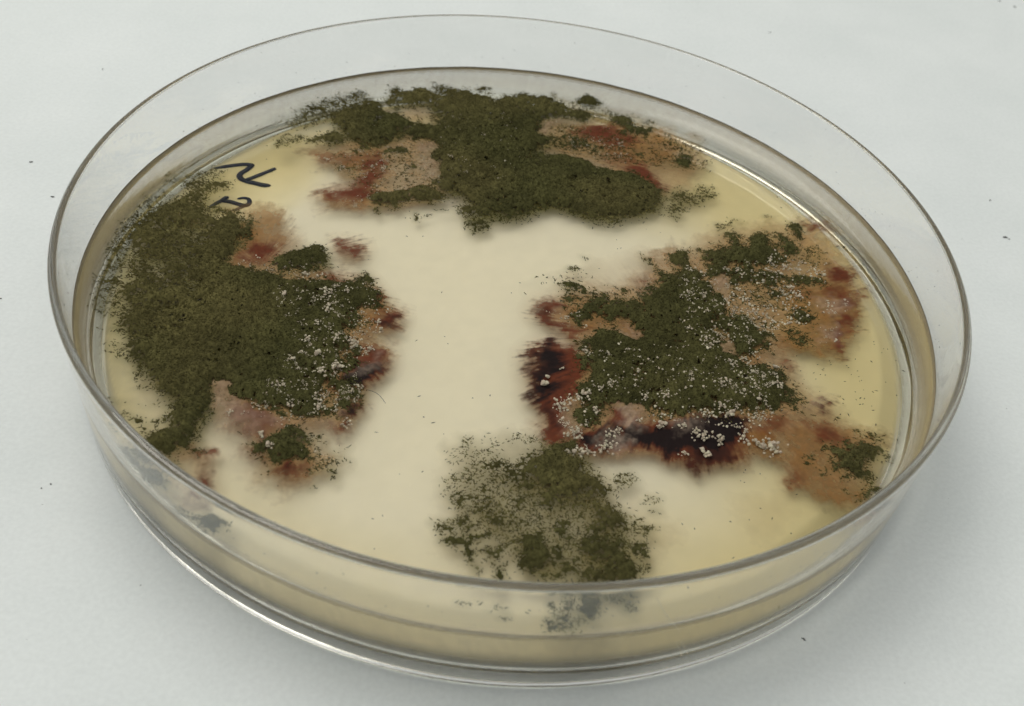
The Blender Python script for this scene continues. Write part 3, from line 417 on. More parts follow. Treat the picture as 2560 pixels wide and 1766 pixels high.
BIGGRAN = [(18.88, -18.07, 0.55, 'r'), (19.28, -17.63, 0.49, 'r'), (20.52, -18.1, 0.73, 'r'), (18.2, -17.35, 0.4, 'r'), (18.52, -17.45, 0.37, 'r'), (18.87, -19.64, 0.46, 'r'), (19.23, -20.09, 0.52, 'r'), (22.29, -15.97, 0.38, 'r'), (12.99, -16.78, 0.37, 'r'), (17.23, -16.75, 0.49, 'r'), (15.25, -16.86, 0.55, 'r'), (15.07, -17.27, 0.43, 'r'), (6.94, -15.17, 0.58, 'r'), (8.15, -14.8, 0.55, 'r'), (8.97, -16.39, 0.49, 'r'), (5.55, -16.36, 0.55, 'r'), (6.1, -16.42, 0.52, 'r'), (7.32, -19.42, 0.49, 'r'), (6.52, -19.71, 0.4, 'r'), (20.77, -5.05, 0.34, 'r'), (20.15, -5.78, 0.27, 'r'), (23.71, -6.45, 0.43, 'r'), (21.88, -14.48, 0.61, 'r'), (20.84, -14.03, 0.55, 'r'), (19.29, -14.77, 0.55, 'r'), (13.61, -13.85, 0.46, 'r'), (24.07, -17.95, 0.61, 'r'), (24.49, -18.18, 0.55, 'r'), (25.38, -18.03, 0.69, 'r'), (25.89, -18.4, 0.61, 'r'), (22.89, -17.7, 0.55, 'r'), (10.15, -20.58, 0.61, 'r'), (10.79, -20.62, 0.55, 'r'), (7.62, -21.73, 0.58, 'r'), (5.68, -10.9, 0.23, 'r'), (4.06, -13.5, 0.52, 'r'), (4.34, -12.39, 0.37, 'r'), (17.23, -20.35, 0.46, 'r'), (10.45, -19.19, 0.55, 'r'), (11.09, -18.48, 0.46, 'r'), (9.73, -21.09, 0.49, 'r'), (15.4, -13.93, 0.46, 'r'), (9.4, -13.62, 0.37, 'r'), (10.4, -13.12, 0.34, 'r'), (24.61, -12.41, 0.4, 'r'), (26.74, -10.07, 0.4, 'r'), (26.78, -6.94, 0.43, 'r'), (23.08, -16.45, 0.4, 'r'), (-23.74, -22.14, 0.43, 'l'), (-18.79, -11.97, 0.47, 'l'), (-14.7, -10.89, 0.51, 'l'), (-14.45, -11.5, 0.47, 'l'), (-15.61, -14.6, 0.51, 'l'), (-15.16, -14.73, 0.47, 'l'), (-16.6, -16.13, 0.59, 'l'), (-12.85, -11.53, 0.39, 'l'), (-18.68, -20.49, 0.39, 'l'), (-13.27, -21.68, 0.47, 'l'), (-19.47, -25.7, 0.43, 'l'), (-19.05, -25.81, 0.39, 'l'), (-12.89, -16.8, 0.35, 'l'), (-17.87, -7.31, 0.51, 'l'), (-18.25, -4.56, 0.51, 'l'), (-17.87, -4.96, 0.39, 'l'), (-22.4, -5.72, 0.43, 'l'), (-12.75, -7.61, 0.31, 'l'), (-15.91, -10.67, 0.39, 'l'), (-18.32, -9.56, 0.39, 'l'), (-16.54, -19.24, 0.47, 'l'), (-16.07, -20.24, 0.47, 'l'), (-17.4, -14.18, 0.43, 'l'), (-16.25, -11.61, 0.43, 'l'), (-20.35, -24.2, 0.43, 'l'), (-22.42, -22.01, 0.27, 'l'), (-21.19, -1.35, 0.31, 'l'), (-17.18, -6.25, 0.35, 'l'), (-19.89, -18.44, 0.39, 'l'), (-19.61, -14.9, 0.31, 'l'), (-16.39, -3.96, 0.39, 'l'), (-12.31, -8.55, 0.35, 'l'), (-23.03, 19.57, 0.44, 'b'), (-17.69, 19.26, 0.3, 'b'), (-8.99, 22.3, 0.24, 'b'), (-6.95, 19.73, 0.24, 'b'), (-18.26, 11.3, 0.3, 'b'), (-16.36, 19.42, 0.27, 'b'), (-21.02, 18.51, 0.24, 'b'), (-3.18, 19.08, 0.14, 'b')]
FALLEN = [(60.57, 29.96, 0.4, 0.2, -0.5, 'dark pointed fleck on the paper right of the far rim'), (78.1, 99.32, 0.42500000000000004, 0.25, -0.9, 'dark fleck on the paper in the far right corner'), (76.0, 100.86, 0.275, 0.15, -0.6, 'small dark fleck at the far paper edge beside the corner fleck'), (-54.04, 14.4, 0.375, 0.15, 0.1, 'dark fleck on the paper nearest the left rim'), (-58.6, 20.63, 0.25, 0.125, 0.3, 'grey fleck on the paper left of the far rim'), (60.42, 38.2, 0.17500000000000002, 0.15, 0, 'tiny square speck on the paper right of the rim'), (28.24, -34.46, 0.25, 0.08750000000000001, -0.6, 'dark sliver on the paper before the near right rim'), (-38.72, -27.49, 0.15, 0.1, 0.4, 'small speck on the paper left of the near rim'), (-57.65, 43.45, 0.1875, 0.1, 0.2, 'faint speck on the paper beyond the far left rim'), (34.84, 78.37, 0.2, 0.125, 0, 'faint speck on the paper beyond the far right rim'), (-52.58, -3.94, 0.22499999999999998, 0.15, 0.3, 'speck on the paper at the left picture edge'), (-39.35, -28.12, 0.11249999999999999, 0.075, 0, 'tiniest speck on the paper left of the near rim')]
HAIR = [(-12.31, -16.9), (-10.28, -18.25)]
SCRATCH = [[(13.318, -41.682, 12.714), (14.195, -41.387, 10.846), (15.123, -41.016, 9.135), (16.06, -40.468, 7.342)], [(16.027, -40.306, 5.702), (16.742, -39.831, 3.998), (17.329, -39.357, 2.002)], [(16.463, -40.137, 5.764), (17.369, -39.5, 3.471), (18.18, -38.89, 1.248)]]

# ------------------------------------------------------------------ rasters of the growth
GN=880; GP=0.1; GX0=-44.0   # raster of the agar plane, mm
def _vn(seed,scale,shape=None):
    """tileless value noise on the raster, scale in mm"""
    rs=np.random.RandomState(seed)
    n=int(GN*GP/scale)+4
    g=rs.rand(n,n)
    u=np.arange(GN)*GP/scale
    i=u.astype(int); f=u-i; f=f*f*(3-2*f)
    a=g[np.ix_(i,i)];b=g[np.ix_(i,i+1)];c=g[np.ix_(i+1,i)];d=g[np.ix_(i+1,i+1)]
    fx=f[None,:];fy=f[:,None]
    return (a*(1-fx)+b*fx)*(1-fy)+(c*(1-fx)+d*fx)*fy
def fbm(seed,scale,o=3,g=.5):
    s=0;w=0;am=1
    for k in range(o):
        s=s+am*_vn(seed+k*17,scale/2**k); w+=am; am*=g
    return s/w
def blur(a,k):
    for ax in (0,1):
        c=np.cumsum(np.pad(a,[(k+1,k) if q==ax else (0,0) for q in (0,1)],mode='edge'),axis=ax)
        n=a.shape[ax]
        s1=[slice(None)]*2;s2=[slice(None)]*2
        s1[ax]=slice(2*k+1,2*k+1+n);s2[ax]=slice(0,n)
        a=(c[tuple(s1)]-c[tuple(s2)])/(2*k+1)
    return a
SOFT=dict(G=1.4,P=1.5,O=1.8,B=1.2,R=1.0,K=.85,L=.8,W=.3)
WARP=dict(G=1.0,P=1.6,O=1.6,B=1.3,R=1.0,K=.8,L=1.2,W=.8)
CENTRE=dict(l=(-26,-1),r=(17,-4),b=(0,30),f=(3,-14))
def fibre(seed,c,w=.28,l=2.2):
    """streaks running outward from the point c"""
    ax=GX0+np.arange(GN)*GP
    X,Y=np.meshgrid(ax,ax)
    th=np.arctan2(Y-c[1],X-c[0]); r=np.hypot(X-c[0],Y-c[1])
    rs=np.random.RandomState(seed); g=rs.rand(512,64)
    u=(th/(2*np.pi)+.5)*int(2*np.pi*11/w); v=r/l
    i=u.astype(int); fu=u-i; j=v.astype(int); fv=v-j
    fu=fu*fu*(3-2*fu); fv=fv*fv*(3-2*fv)
    return (g[i%512,j%64]*(1-fu)+g[(i+1)%512,j%64]*fu)*(1-fv)+(g[i%512,(j+1)%64]*(1-fu)+g[(i+1)%512,(j+1)%64]*fu)*fv
def paint(T):
    """T: list of (colony, layer, value, pts[, r]) -> dict colony -> layer -> raster"""
    ax=GX0+np.arange(GN)*GP
    X,Y=np.meshgrid(ax,ax)
    wx=(fbm(3,2.4,2)-.5)*1.5+(fbm(5,.7,3)-.5)*1.1
    wy=(fbm(7,2.4,2)-.5)*1.5+(fbm(9,.7,3)-.5)*1.1
    fine=(fbm(71,.32,2)-.5)*.9+(fbm(73,1.1,2)-.5)*1.1
    fib={k:(.45*fibre(81,q)+.3*fibre(83,q,.16,1.4)+.25*fibre(85,q,.09,1.0)-.5) for k,q in CENTRE.items()}
    out={}
    for e in T:
        col,lay,v,pts=e[:4]; r=e[4] if len(e)>4 else None
        neg=lay[0]=='-'; lay=lay[-1]
        F=out.setdefault(col,{}).setdefault(lay,np.zeros((GN,GN)))
        P=np.array(pts); so=SOFT[lay]; w=WARP[lay]
        if r: w=w*min(1,r*1.1); so=min(so,r*.5)
        m=2.2+so+(r or 0)
        x0=max(0,int((P[:,0].min()-m-GX0)/GP));x1=min(GN,int((P[:,0].max()+m-GX0)/GP)+2)
        y0=max(0,int((P[:,1].min()-m-GX0)/GP));y1=min(GN,int((P[:,1].max()+m-GX0)/GP)+2)
        if x1<=x0 or y1<=y0: continue
        sl=(slice(y0,y1),slice(x0,x1))
        x=X[sl]+wx[sl]*w; y=Y[sl]+wy[sl]*w
        d2=np.full(x.shape,1e9); ins=np.zeros(x.shape,bool)
        n=len(P)
        for k in range(n if r is None else n-1):
            ax_,ay_=P[k];bx,by=P[(k+1)%n]
            ex,ey=bx-ax_,by-ay_
            t=np.clip(((x-ax_)*ex+(y-ay_)*ey)/(ex*ex+ey*ey+1e-9),0,1)
            d2=np.minimum(d2,(x-ax_-t*ex)**2+(y-ay_-t*ey)**2)
            if r is None:
                c=(ay_>y)!=(by>y)
                ins^=c&(x<(bx-ax_)*(y-ay_)/(by-ay_+1e-12)+ax_)
        sd=np.sqrt(d2)
        sd=np.where(ins,-sd,sd) if r is None else sd-r
        if r is None:
            if lay=='G' and not neg: sd=sd-(.5 if v>=.8 else .3)*min(1,.3+.12*np.ptp(P,axis=0).max())
            if lay=='G': so=min(so,.25+.12*np.ptp(P,axis=0).min())
            if lay in 'GW': sd=sd+fine[sl]*min(1,.35+.12*np.ptp(P,axis=0).max())
            else: sd=sd+fib[col][sl]*(1.7 if lay in 'RKB' else .9)+fine[sl]*.6
        a=np.clip(.5-sd/(2*so),0,1); a=a*a*(3-2*a)
        if neg: F[sl]*=1-v*a
        else: F[sl]=np.maximum(F[sl],v*a)
    return out
PIG=dict(D=(.150,.135,.036),O=(.42,.26,.062),P=(.36,.21,.095),B=(.195,.085,.018),R=(.105,.021,.006),K=(.004,.001,.001),L=(.31,.23,.17),H=(.36,.17,.07))
AMT=dict(D=.8,O=.7,P=.8,B=.92,R=1.2,K=1.05,L=.75,H=.55)
def felt(Ls,fb,dust=1.0):
    """composite pigment layers -> rgb, alpha; fb: fibre streaks of this colony"""
    rgb=np.zeros((GN,GN,3)); al=np.zeros((GN,GN))
    n1=fbm(21,1.6,4,.6); n2=fbm(31,.4,3,.7); n3=.5*fb+.5*n2
    Ls=dict(Ls); z=np.zeros((GN,GN))
    Ls['H']=blur(blur(np.maximum(np.maximum(Ls.get('R',z),Ls.get('K',z)),.6*Ls.get('G',z)*(Ls.get('P',z)>.2)),12),12)
    Ls['D']=dust*blur(blur(np.clip(Ls['G']*1.15-.06,0,1),3),3)
    for k in 'HDOPBRKL':
        if k not in Ls: continue
        a=Ls[k]*AMT[k]
        mod={'D':.55+.5*n1+.35*n2,'H':1+0*n1,'O':.4+.8*n1,'P':.1+1.0*n1+.55*n3,'B':-.1+1.2*n1+.8*n3,'R':-.1+1.3*n1+1.1*n3,'K':.55+.9*n1+.4*n3,'L':-.35+.7*n1+1.5*n3}[k]
        a=np.clip(a*mod,0,.97)
        c=np.array(PIG[k])*(.6+.5*n2+.3*fb)[...,None]
        rgb=rgb*(1-a)[...,None]+c*a[...,None]
        al=al*(1-a)+a
    return rgb/np.maximum(al,1e-4)[...,None],al

# ------------------------------------------------------------------ helpers
COL = scene.collection
def obj(name, verts, faces, mat, parent=None, smooth=True, loc=(0, 0, 0)):
    """one mesh object from millimetre coordinates"""
    me = bpy.data.meshes.new(name)
    v = np.asarray(verts, dtype=np.float32) * S
    f = np.asarray(faces, dtype=np.int32)
    me.vertices.add(len(v)); me.vertices.foreach_set('co', v.ravel())
    k = f.shape[1]
    me.loops.add(f.size); me.loops.foreach_set('vertex_index', f.ravel())
    me.polygons.add(len(f))
    me.polygons.foreach_set('loop_start', np.arange(0, f.size, k, dtype=np.int32))
    me.polygons.foreach_set('use_smooth', np.full(len(f), smooth, dtype=bool))
    me.update(calc_edges=True)
    me.materials.append(mat)
    o = bpy.data.objects.new(name, me)
    o.location = Vector(loc) * S
    if parent: o.parent = parent
    COL.objects.link(o)
    return o
def tag(o, label=None, cat=None, group=None, kind=None):
    for k, v in (('label', label), ('category', cat), ('group', group), ('kind', kind)):
        if v: o[k] = v
    return o
def empty(name, loc=(0, 0, 0)):
    o = bpy.data.objects.new(name, None)
    o.empty_display_size = 0.005
    o.location = Vector(loc) * S
    COL.objects.link(o)
    return o
def colattr(o, rgba, name='tint'):
    at = o.data.color_attributes.new(name, 'FLOAT_COLOR', 'POINT')
    at.data.foreach_set('color', np.asarray(rgba, dtype=np.float32).ravel())
def mat(name):
    m = bpy.data.materials.new(name); m.use_nodes = True
    nt = m.node_tree
    return m, nt, nt.nodes['Principled BSDF'], nt.nodes['Material Output']
def node(nt, t, **kw):
    n = nt.nodes.new(t)
    for k, v in kw.items(): setattr(n, k, v)
    return n
def noise(nt, scale, detail=4, rough=.55):
    tc = node(nt, 'ShaderNodeTexCoord')
    n = node(nt, 'ShaderNodeTexNoise')
    n.inputs['Scale'].default_value = scale
    n.inputs['Detail'].default_value = detail
    n.inputs['Roughness'].default_value = rough
    nt.links.new(tc.outputs['Object'], n.inputs['Vector'])
    return n

# ------------------------------------------------------------------ materials
# white paper
M_paper, nt, bs, out = mat('paper')
n = noise(nt, 70, 5)
r = node(nt, 'ShaderNodeValToRGB')
r.color_ramp.elements[0].color = (.735, .765, .745, 1); r.color_ramp.elements[0].position = .3
r.color_ramp.elements[1].color = (.785, .81, .79, 1); r.color_ramp.elements[1].position = .7
nt.links.new(n.outputs['Fac'], r.inputs['Fac'])
n3 = noise(nt, 2200, 2)
mr = node(nt, 'ShaderNodeMapRange'); mr.inputs['From Min'].default_value = .3; mr.inputs['From Max'].default_value = .7
mr.inputs['To Min'].default_value = .955; mr.inputs['To Max'].default_value = 1.02
nt.links.new(n3.outputs['Fac'], mr.inputs['Value'])
mx = node(nt, 'ShaderNodeMix', data_type='RGBA', blend_type='MULTIPLY')
mx.inputs[0].default_value = 1.0
nt.links.new(r.outputs['Color'], mx.inputs[6]); nt.links.new(mr.outputs['Result'], mx.inputs[7])
nt.links.new(mx.outputs[2], bs.inputs['Base Color'])
bs.inputs['Roughness'].default_value = .75
bs.inputs['Specular IOR Level'].default_value = .25
n4 = noise(nt, 45, 3)
bp2 = node(nt, 'ShaderNodeBump'); bp2.inputs['Strength'].default_value = .35; bp2.inputs['Distance'].default_value = .0015
nt.links.new(n4.outputs['Fac'], bp2.inputs['Height'])
nt.links.new(bp2.outputs[0], bs.inputs['Normal'])

# clear polystyrene
M_dish, nt, bs, out = mat('clear_plastic')
bs.inputs['Base Color'].default_value = (.998, .996, .994, 1)
bs.inputs['Transmission Weight'].default_value = 1
bs.inputs['Roughness'].default_value = .0
bs.inputs['IOR'].default_value = 1.50
n = noise(nt, 260, 3)
bp = node(nt, 'ShaderNodeBump'); bp.inputs['Strength'].default_value = .05; bp.inputs['Distance'].default_value = .0004
nt.links.new(n.outputs['Fac'], bp.inputs['Height']); nt.links.new(bp.outputs[0], bs.inputs['Normal'])

# agar
M_agar, nt, bs, out = mat('agar')
bs.inputs['Base Color'].default_value = (1, 1, 1, 1)
bs.inputs['Transmission Weight'].default_value = 1
ar = node(nt, 'ShaderNodeAttribute', attribute_name='rough')
nt.links.new(ar.outputs['Fac'], bs.inputs['Roughness'])
bs.inputs['IOR'].default_value = 1.25
va = node(nt, 'ShaderNodeVolumeAbsorption')
SIG = (1.2, 6.0, 30.0)
dens = max(SIG) * 1.02
va.inputs['Density'].default_value = dens
va.inputs['Color'].default_value = tuple(1 - s / dens for s in SIG) + (1,)
nt.links.new(va.outputs[0], out.inputs['Volume'])

def tinted(name, rough, spec, alpha=False, sheen=0.0, bump=None, sss=0.0):
    m, nt, bs, out = mat(name)
    at = node(nt, 'ShaderNodeAttribute', attribute_name='tint')
    nt.links.new(at.outputs['Color'], bs.inputs['Base Color'])
    bs.inputs['Roughness'].default_value = rough
    bs.inputs['Specular IOR Level'].default_value = spec
    if sheen:
        bs.inputs['Sheen Weight'].default_value = sheen
        bs.inputs['Sheen Tint'].default_value = (.6, .6, .45, 1)
    if alpha:
        nt.links.new(at.outputs['Alpha'], bs.inputs['Alpha'])
    if bump:
        n = noise(nt, bump[0], 3)
        b = node(nt, 'ShaderNodeBump'); b.inputs['Strength'].default_value = bump[1]; b.inputs['Distance'].default_value = .0002
        nt.links.new(n.outputs['Fac'], b.inputs['Height']); nt.links.new(b.outputs[0], bs.inputs['Normal'])
    return m
M_felt = tinted('mycelium_felt', .8, .2, alpha=True, bump=None)
M_mat = tinted('green_spore_velvet', .95, .1, bump=None)
M_tuft = tinted('spore_tuft', .95, .1)
M_edge = tinted('edge_fill_film', .14, .5, alpha=True)  # for the film added to brighten the dark rim of the gel
M_gran = tinted('cream_granule', .45, .4)

M_ink, nt, bs, out = mat('blue_black_ink')
bs.inputs['Base Color'].default_value = (.003, .006, .02, 1)
n = noise(nt, 900, 3)
r = node(nt, 'ShaderNodeValToRGB')
r.color_ramp.elements[0].color = (.004, .009, .034, 1)
r.color_ramp.elements[1].color = (.010, .022, .085, 1)
nt.links.new(n.outputs['Fac'], r.inputs['Fac']); nt.links.new(r.outputs['Color'], bs.inputs['Base Color'])
bs.inputs['Roughness'].default_value = .5
M_speck, nt, bs, out = mat('dark_spore_speck')
n = noise(nt, 3000, 2)
r = node(nt, 'ShaderNodeValToRGB')
r.color_ramp.elements[0].color = (.012, .012, .010, 1)
r.color_ramp.elements[1].color = (.05, .047, .04, 1)
nt.links.new(n.outputs['Fac'], r.inputs['Fac']); nt.links.new(r.outputs['Color'], bs.inputs['Base Color'])
bs.inputs['Roughness'].default_value = .9

# ------------------------------------------------------------------ table with white paper
E0 = 900.0
nx = 160
gx = np.sign(np.linspace(-1, 1, nx)) * np.abs(np.linspace(-1, 1, nx)) ** 1.5 * E0
X, Y = np.meshgrid(gx, gx)
def table_z(x, y):
    return -.03 - .25 * (np.clip(np.hypot(x, y) / 60 - .85, 0, 1) ** 2) * (1 + np.sin(x * .05 + y * .021)) * .5
Z = table_z(X, Y)
ii = np.arange(nx * nx).reshape(nx, nx)
F = np.stack([ii[:-1, :-1], ii[:-1, 1:], ii[1:, 1:], ii[1:, :-1]], -1).reshape(-1, 4)
tb = obj('table_surface', np.stack([X, Y, Z], -1).reshape(-1, 3), F, M_paper)
tag(tb, 'white paper-covered table top under the dish', kind='structure')

# ------------------------------------------------------------------ dish
def lathe(prof, n, wob=None):
    """closed solid of revolution; first and last profile points lie on the axis"""
    th = np.arange(n) * 2 * np.pi / n
    V = [(0, 0, prof[0][1])]
    for r, z in prof[1:-1]:
        zz = z + (wob(r, z, th) if wob else 0 * th)
        V += list(zip(r * np.cos(th), r * np.sin(th), zz))
    V.append((0, 0, prof[-1][1]))
    Q = []
    T3 = []
    k = len(prof) - 2
    j = np.arange(n); j2 = (j + 1) % n
    for i in range(k - 1):
        a, b = 1 + i * n, 1 + (i + 1) * n
        Q.append(np.stack([a + j, a + j2, b + j2, b + j], -1))
    # caps as fans split into quads of zero-length edge are avoided: use triangles through degenerate-free quads
    e = len(V) - 1
    a, b = 1, 1 + (k - 1) * n
    T3 = np.concatenate([np.stack([0 * j, j2 + a, j + a], -1), np.stack([0 * j + e, b + j, b + j2], -1)])
    Q = np.concatenate(Q)
    Q3 = np.concatenate([Q[:, [0, 1, 2]], Q[:, [0, 2, 3]]])
    return np.array(V), np.concatenate([Q3, T3])
def arc(c, r, a0, a1, n):
    return [(c[0] + r * math.cos(math.radians(a)), c[1] + r * math.sin(math.radians(a))) for a in np.linspace(a0, a1, n)]
def rin(z):                      # inner wall radius
    return 42.3 + np.interp(z, [2.9, 8, 14.5], [0, .52, .86])
dish_prof = [(0, 1.15), (20, 1.15), (38, 1.15), (40.55, 1.15)] + arc((40.75, .95), .2, 90, 0, 4)[:0] + \
    [(40.85, 1.05), (40.98, .3)] + arc((41.25, .25), .25, 180, 270, 5) + arc((42.46, .3), .3, 270, 360, 6) + \
    [(42.80, 1.2), (43.1, 4.5), (43.42, 8.0), (43.7, 11.5), (43.92, 13.9)] + arc((43.62, 14.33), .34, 0, 90, 7) + \
    arc((43.46, 14.35), .32, 90, 180, 6) + \
    [(rin(13.0), 13.0), (rin(10), 10.0), (rin(7), 7.0), (rin(4.5), 4.5), (rin(3.1), 3.1)] + arc((41.4, 3.0), .9, 0, -90, 8) + \
    [(38, 2.1), (20, 2.1), (0, 2.1)]
dish = empty('petri_dish')
tag(dish, 'shallow round clear plastic petri dish without a lid on white paper', 'petri dish')
v, f = lathe(dish_prof, 384)
body = obj('dish_body', v, f, M_dish, dish)
body.data.set_sharp_from_angle(angle=math.radians(50))

# writing on the underside of the dish
def ribbon(name, pts, w, z, parent, material, taper=(1, 1), label=None):
    """pen stroke: a rounded flat bead following the points"""
    P = np.array(pts, float)
    # resample with Catmull-Rom
    Q = [P[0]] + list(P) + [P[-1]]
    R = []
    for i in range(1, len(Q) - 2):
        p0, p1, p2, p3 = Q[i - 1], Q[i], Q[i + 1], Q[i + 2]
        for t in np.linspace(0, 1, 9)[:-1]:
            R.append(.5 * ((2 * p1) + (p2 - p0) * t + (2 * p0 - 5 * p1 + 4 * p2 - p3) * t * t + (-p0 + 3 * p1 - 3 * p2 + p3) * t ** 3))
    R.append(P[-1]); R = np.array(R)
    d = np.gradient(R, axis=0); d /= np.linalg.norm(d, axis=1)[:, None] + 1e-9
    nrm = np.stack([-d[:, 1], d[:, 0]], -1)
    rr = w * np.interp(np.linspace(0, 1, len(R)), [0, .06, .5, .94, 1], [.55 * taper[0], taper[0], 1, taper[1], .55 * taper[1]])
    R = np.concatenate([[R[0] - d[0] * rr[0] * .6], R, [R[-1] + d[-1] * rr[-1] * .6]])
    nrm = np.concatenate([[nrm[0]], nrm, [nrm[-1]]]); rr = np.concatenate([[rr[0] * .3], rr, [rr[-1] * .3]])
    V = []
    for k in range(len(R)):
        for s, dz in ((-1, 0), (-.6, -.035), (.6, -.035), (1, 0)):
            q = R[k] + nrm[k] * rr[k] * s
            V.append((q[0], q[1], z + dz))
    Fq = []
    for k in range(len(R) - 1):
        a, b = 4 * k, 4 * k + 4
        for i, j in ((0, 1), (1, 2), (2, 3), (3, 0)):
            Fq.append((a + i, a + j, b + j, b + i))
    e = 4 * (len(R) - 1)
    Fq += [(0, 3, 2, 1), (e, e + 1, e + 2, e + 3)]
    o = obj(name, V, Fq, material, parent)
    if label: o['label'] = label
    return o
for pts, w, tp in INK:
    ribbon('ink_mark', pts, w, 2.24, dish, M_ink, tp, 'dark blue pen stroke written on the dish base')

# ------------------------------------------------------------------ agar
rs = np.random.RandomState(4)
WAVE = [(k, rs.uniform(0, 6.28), rs.uniform(.4, 1) / k ** .55) for k in (3, 5, 8, 13, 21, 34, 47, 60)]
def wave(th):
    return sum(a * np.sin(k * th + ph) for k, ph, a in WAVE) * .5
ZT = 6.0
MEN_R = np.array([0, 40.2, 41.0, 41.6, 42.0, 42.35, 42.6, 42.74, 42.82])
MEN_Z = np.array([0, 0, .10, .32, .58, .92, 1.30, 1.62, 1.95])
def top_z(r, th):
    return ZT + np.interp(r, MEN_R, MEN_Z) + np.clip((r - 40.4) / 2.0, 0, 1) * .14 * wave(th)
def wob(r, z, th):
    if z < 5.95 or r > 42.5 and z < 7.1: return 0 * th
    return np.clip((r - 40.4) / 2.0, 0, 1) * .14 * wave(th)
agar_prof = [(0, 2.06), (20, 2.06), (38, 2.06), (41.0, 2.07)] + arc((41.4, 3.0), .94, -90, 0, 8) + \
    [(rin(4.5) + .04, 4.5), (rin(6) + .04, 5.9), (rin(7) + .04, 7.0), (rin(7.9) + .04, 7.93)] + \
    [(float(r), float(ZT + z)) for r, z in zip(np.linspace(42.81, 40.2, 26), np.interp(np.linspace(42.81, 40.2, 26), MEN_R, MEN_Z))] + \
    [(36, ZT), (24, ZT), (12, ZT), (0, ZT)]
v, f = lathe(agar_prof, 480, wob)
agar = obj('agar_gel', v, f, M_agar)
rg = agar.data.attributes.new('rough', 'FLOAT', 'POINT')
vv = np.asarray(v); vr = np.hypot(vv[:, 0], vv[:, 1])
onside = (vr > 42.0) & (vv[:, 2] < ZT + 1.9) & (vr > rin(np.clip(vv[:, 2], 2.9, 14)) + .02)
rg.data.foreach_set('value', np.where(onside, .15, .03).astype(np.float32))
tag(agar, 'translucent amber agar gel filling the bottom of the clear dish', 'agar')

# ------------------------------------------------------------------ mould colonies
FIELDS = paint(T)
ax = GX0 + np.arange(GN) * GP
GXX, GYY = np.meshgrid(ax, ax)
GR = np.hypot(GXX, GYY); GTH = np.arctan2(GYY, GXX)
TOP = top_z(GR, GTH)
INSIDE = GR < 42.7
def sheet(name, mask, Zs, rgba, material, parent):
    """surface over the raster nodes in mask"""
    cell = mask[:-1, :-1] & mask[:-1, 1:] & mask[1:, 1:] & mask[1:, :-1]
    idx = np.arange(GN * GN).reshape(GN, GN)
    F = np.stack([idx[:-1, :-1][cell], idx[:-1, 1:][cell], idx[1:, 1:][cell], idx[1:, :-1][cell]], -1)
    used = np.unique(F)
    remap = np.zeros(GN * GN, np.int32); remap[used] = np.arange(len(used))
    V = np.stack([GXX.ravel()[used], GYY.ravel()[used], Zs.ravel()[used]], -1)
    o = obj(name, V, remap[F], material, parent)
    colattr(o, rgba.reshape(-1, 4)[used])
    return o

def sample(a, x, y):
    i = np.clip(((x - GX0) / GP + .5).astype(int), 0, GN - 1); j = np.clip(((y - GX0) / GP + .5).astype(int), 0, GN - 1)
    return a[j, i]

OCT_F = np.array([(0, 2, 4), (2, 1, 4), (1, 3, 4), (3, 0, 4), (2, 0, 5), (1, 2, 5), (3, 1, 5), (0, 3, 5)])
def flecks(name, x, y, z, ln, wd, hg, ang, tilt, rgb, material, parent):
    """many slender eight-sided bits joined in one mesh"""
    n = len(x)
    base = np.array([(1, 0, 0), (-1, 0, 0), (0, 1, 0), (0, -1, 0), (.2, 0, 1), (-.2, .1, -.6)], float)
    P = np.repeat(base[None], n, 0)
    P = P * np.stack([ln, wd, hg], -1)[:, None]
    # bend a little
    P[:, 0, 1] += wd * rng.uniform(-1, 1, n)
    P[:, 1, 1] += wd * rng.uniform(-1, 1, n)
    ct, stt = np.cos(tilt)[:, None], np.sin(tilt)[:, None]
    px = P[..., 0] * ct - P[..., 2] * stt; pz = P[..., 0] * stt + P[..., 2] * ct
    ca, sa = np.cos(ang)[:, None], np.sin(ang)[:, None]
    V = np.stack([px * ca - P[..., 1] * sa + x[:, None], px * sa + P[..., 1] * ca + y[:, None], pz + z[:, None]], -1).reshape(-1, 3)
    F = (OCT_F[None] + 6 * np.arange(n)[:, None, None]).reshape(-1, 3)
    o = obj(name, V, F, material, parent, smooth=False)
    colattr(o, np.repeat(np.concatenate([rgb, np.ones((n, 1))], 1), 6, 0))
    return o

# granule shapes: small lumpy clusters, shared
def ico():
    t = (1 + 5 ** .5) / 2
    v = np.array([(-1, t, 0), (1, t, 0), (-1, -t, 0), (1, -t, 0), (0, -1, t), (0, 1, t), (0, -1, -t), (0, 1, -t), (t, 0, -1), (t, 0, 1), (-t, 0, -1), (-t, 0, 1)]) / math.sqrt(1 + t * t)
    f = np.array([(0, 11, 5), (0, 5, 1), (0, 1, 7), (0, 7, 10), (0, 10, 11), (1, 5, 9), (5, 11, 4), (11, 10, 2), (10, 7, 6), (7, 1, 8), (3, 9, 4), (3, 4, 2), (3, 2, 6), (3, 6, 8), (3, 8, 9), (4, 9, 5), (2, 4, 11), (6, 2, 10), (8, 6, 7), (9, 8, 1)])
    return v, f
ICV, ICF = ico()
rng = np.random.RandomState(11)
def cluster(nb, spread, cr):
    V = []; F = []
    for k in range(nb):
        q = rng.normal(0, spread, 3) * (1, 1, .5)
        r = cr * rng.uniform(.6, 1.15)
        V.append(ICV * r * rng.uniform(.7, 1.3, (12, 1)) + q); F.append(ICF + 12 * k)
    return np.concatenate(V), np.concatenate(F)
GRAN_MESH = []
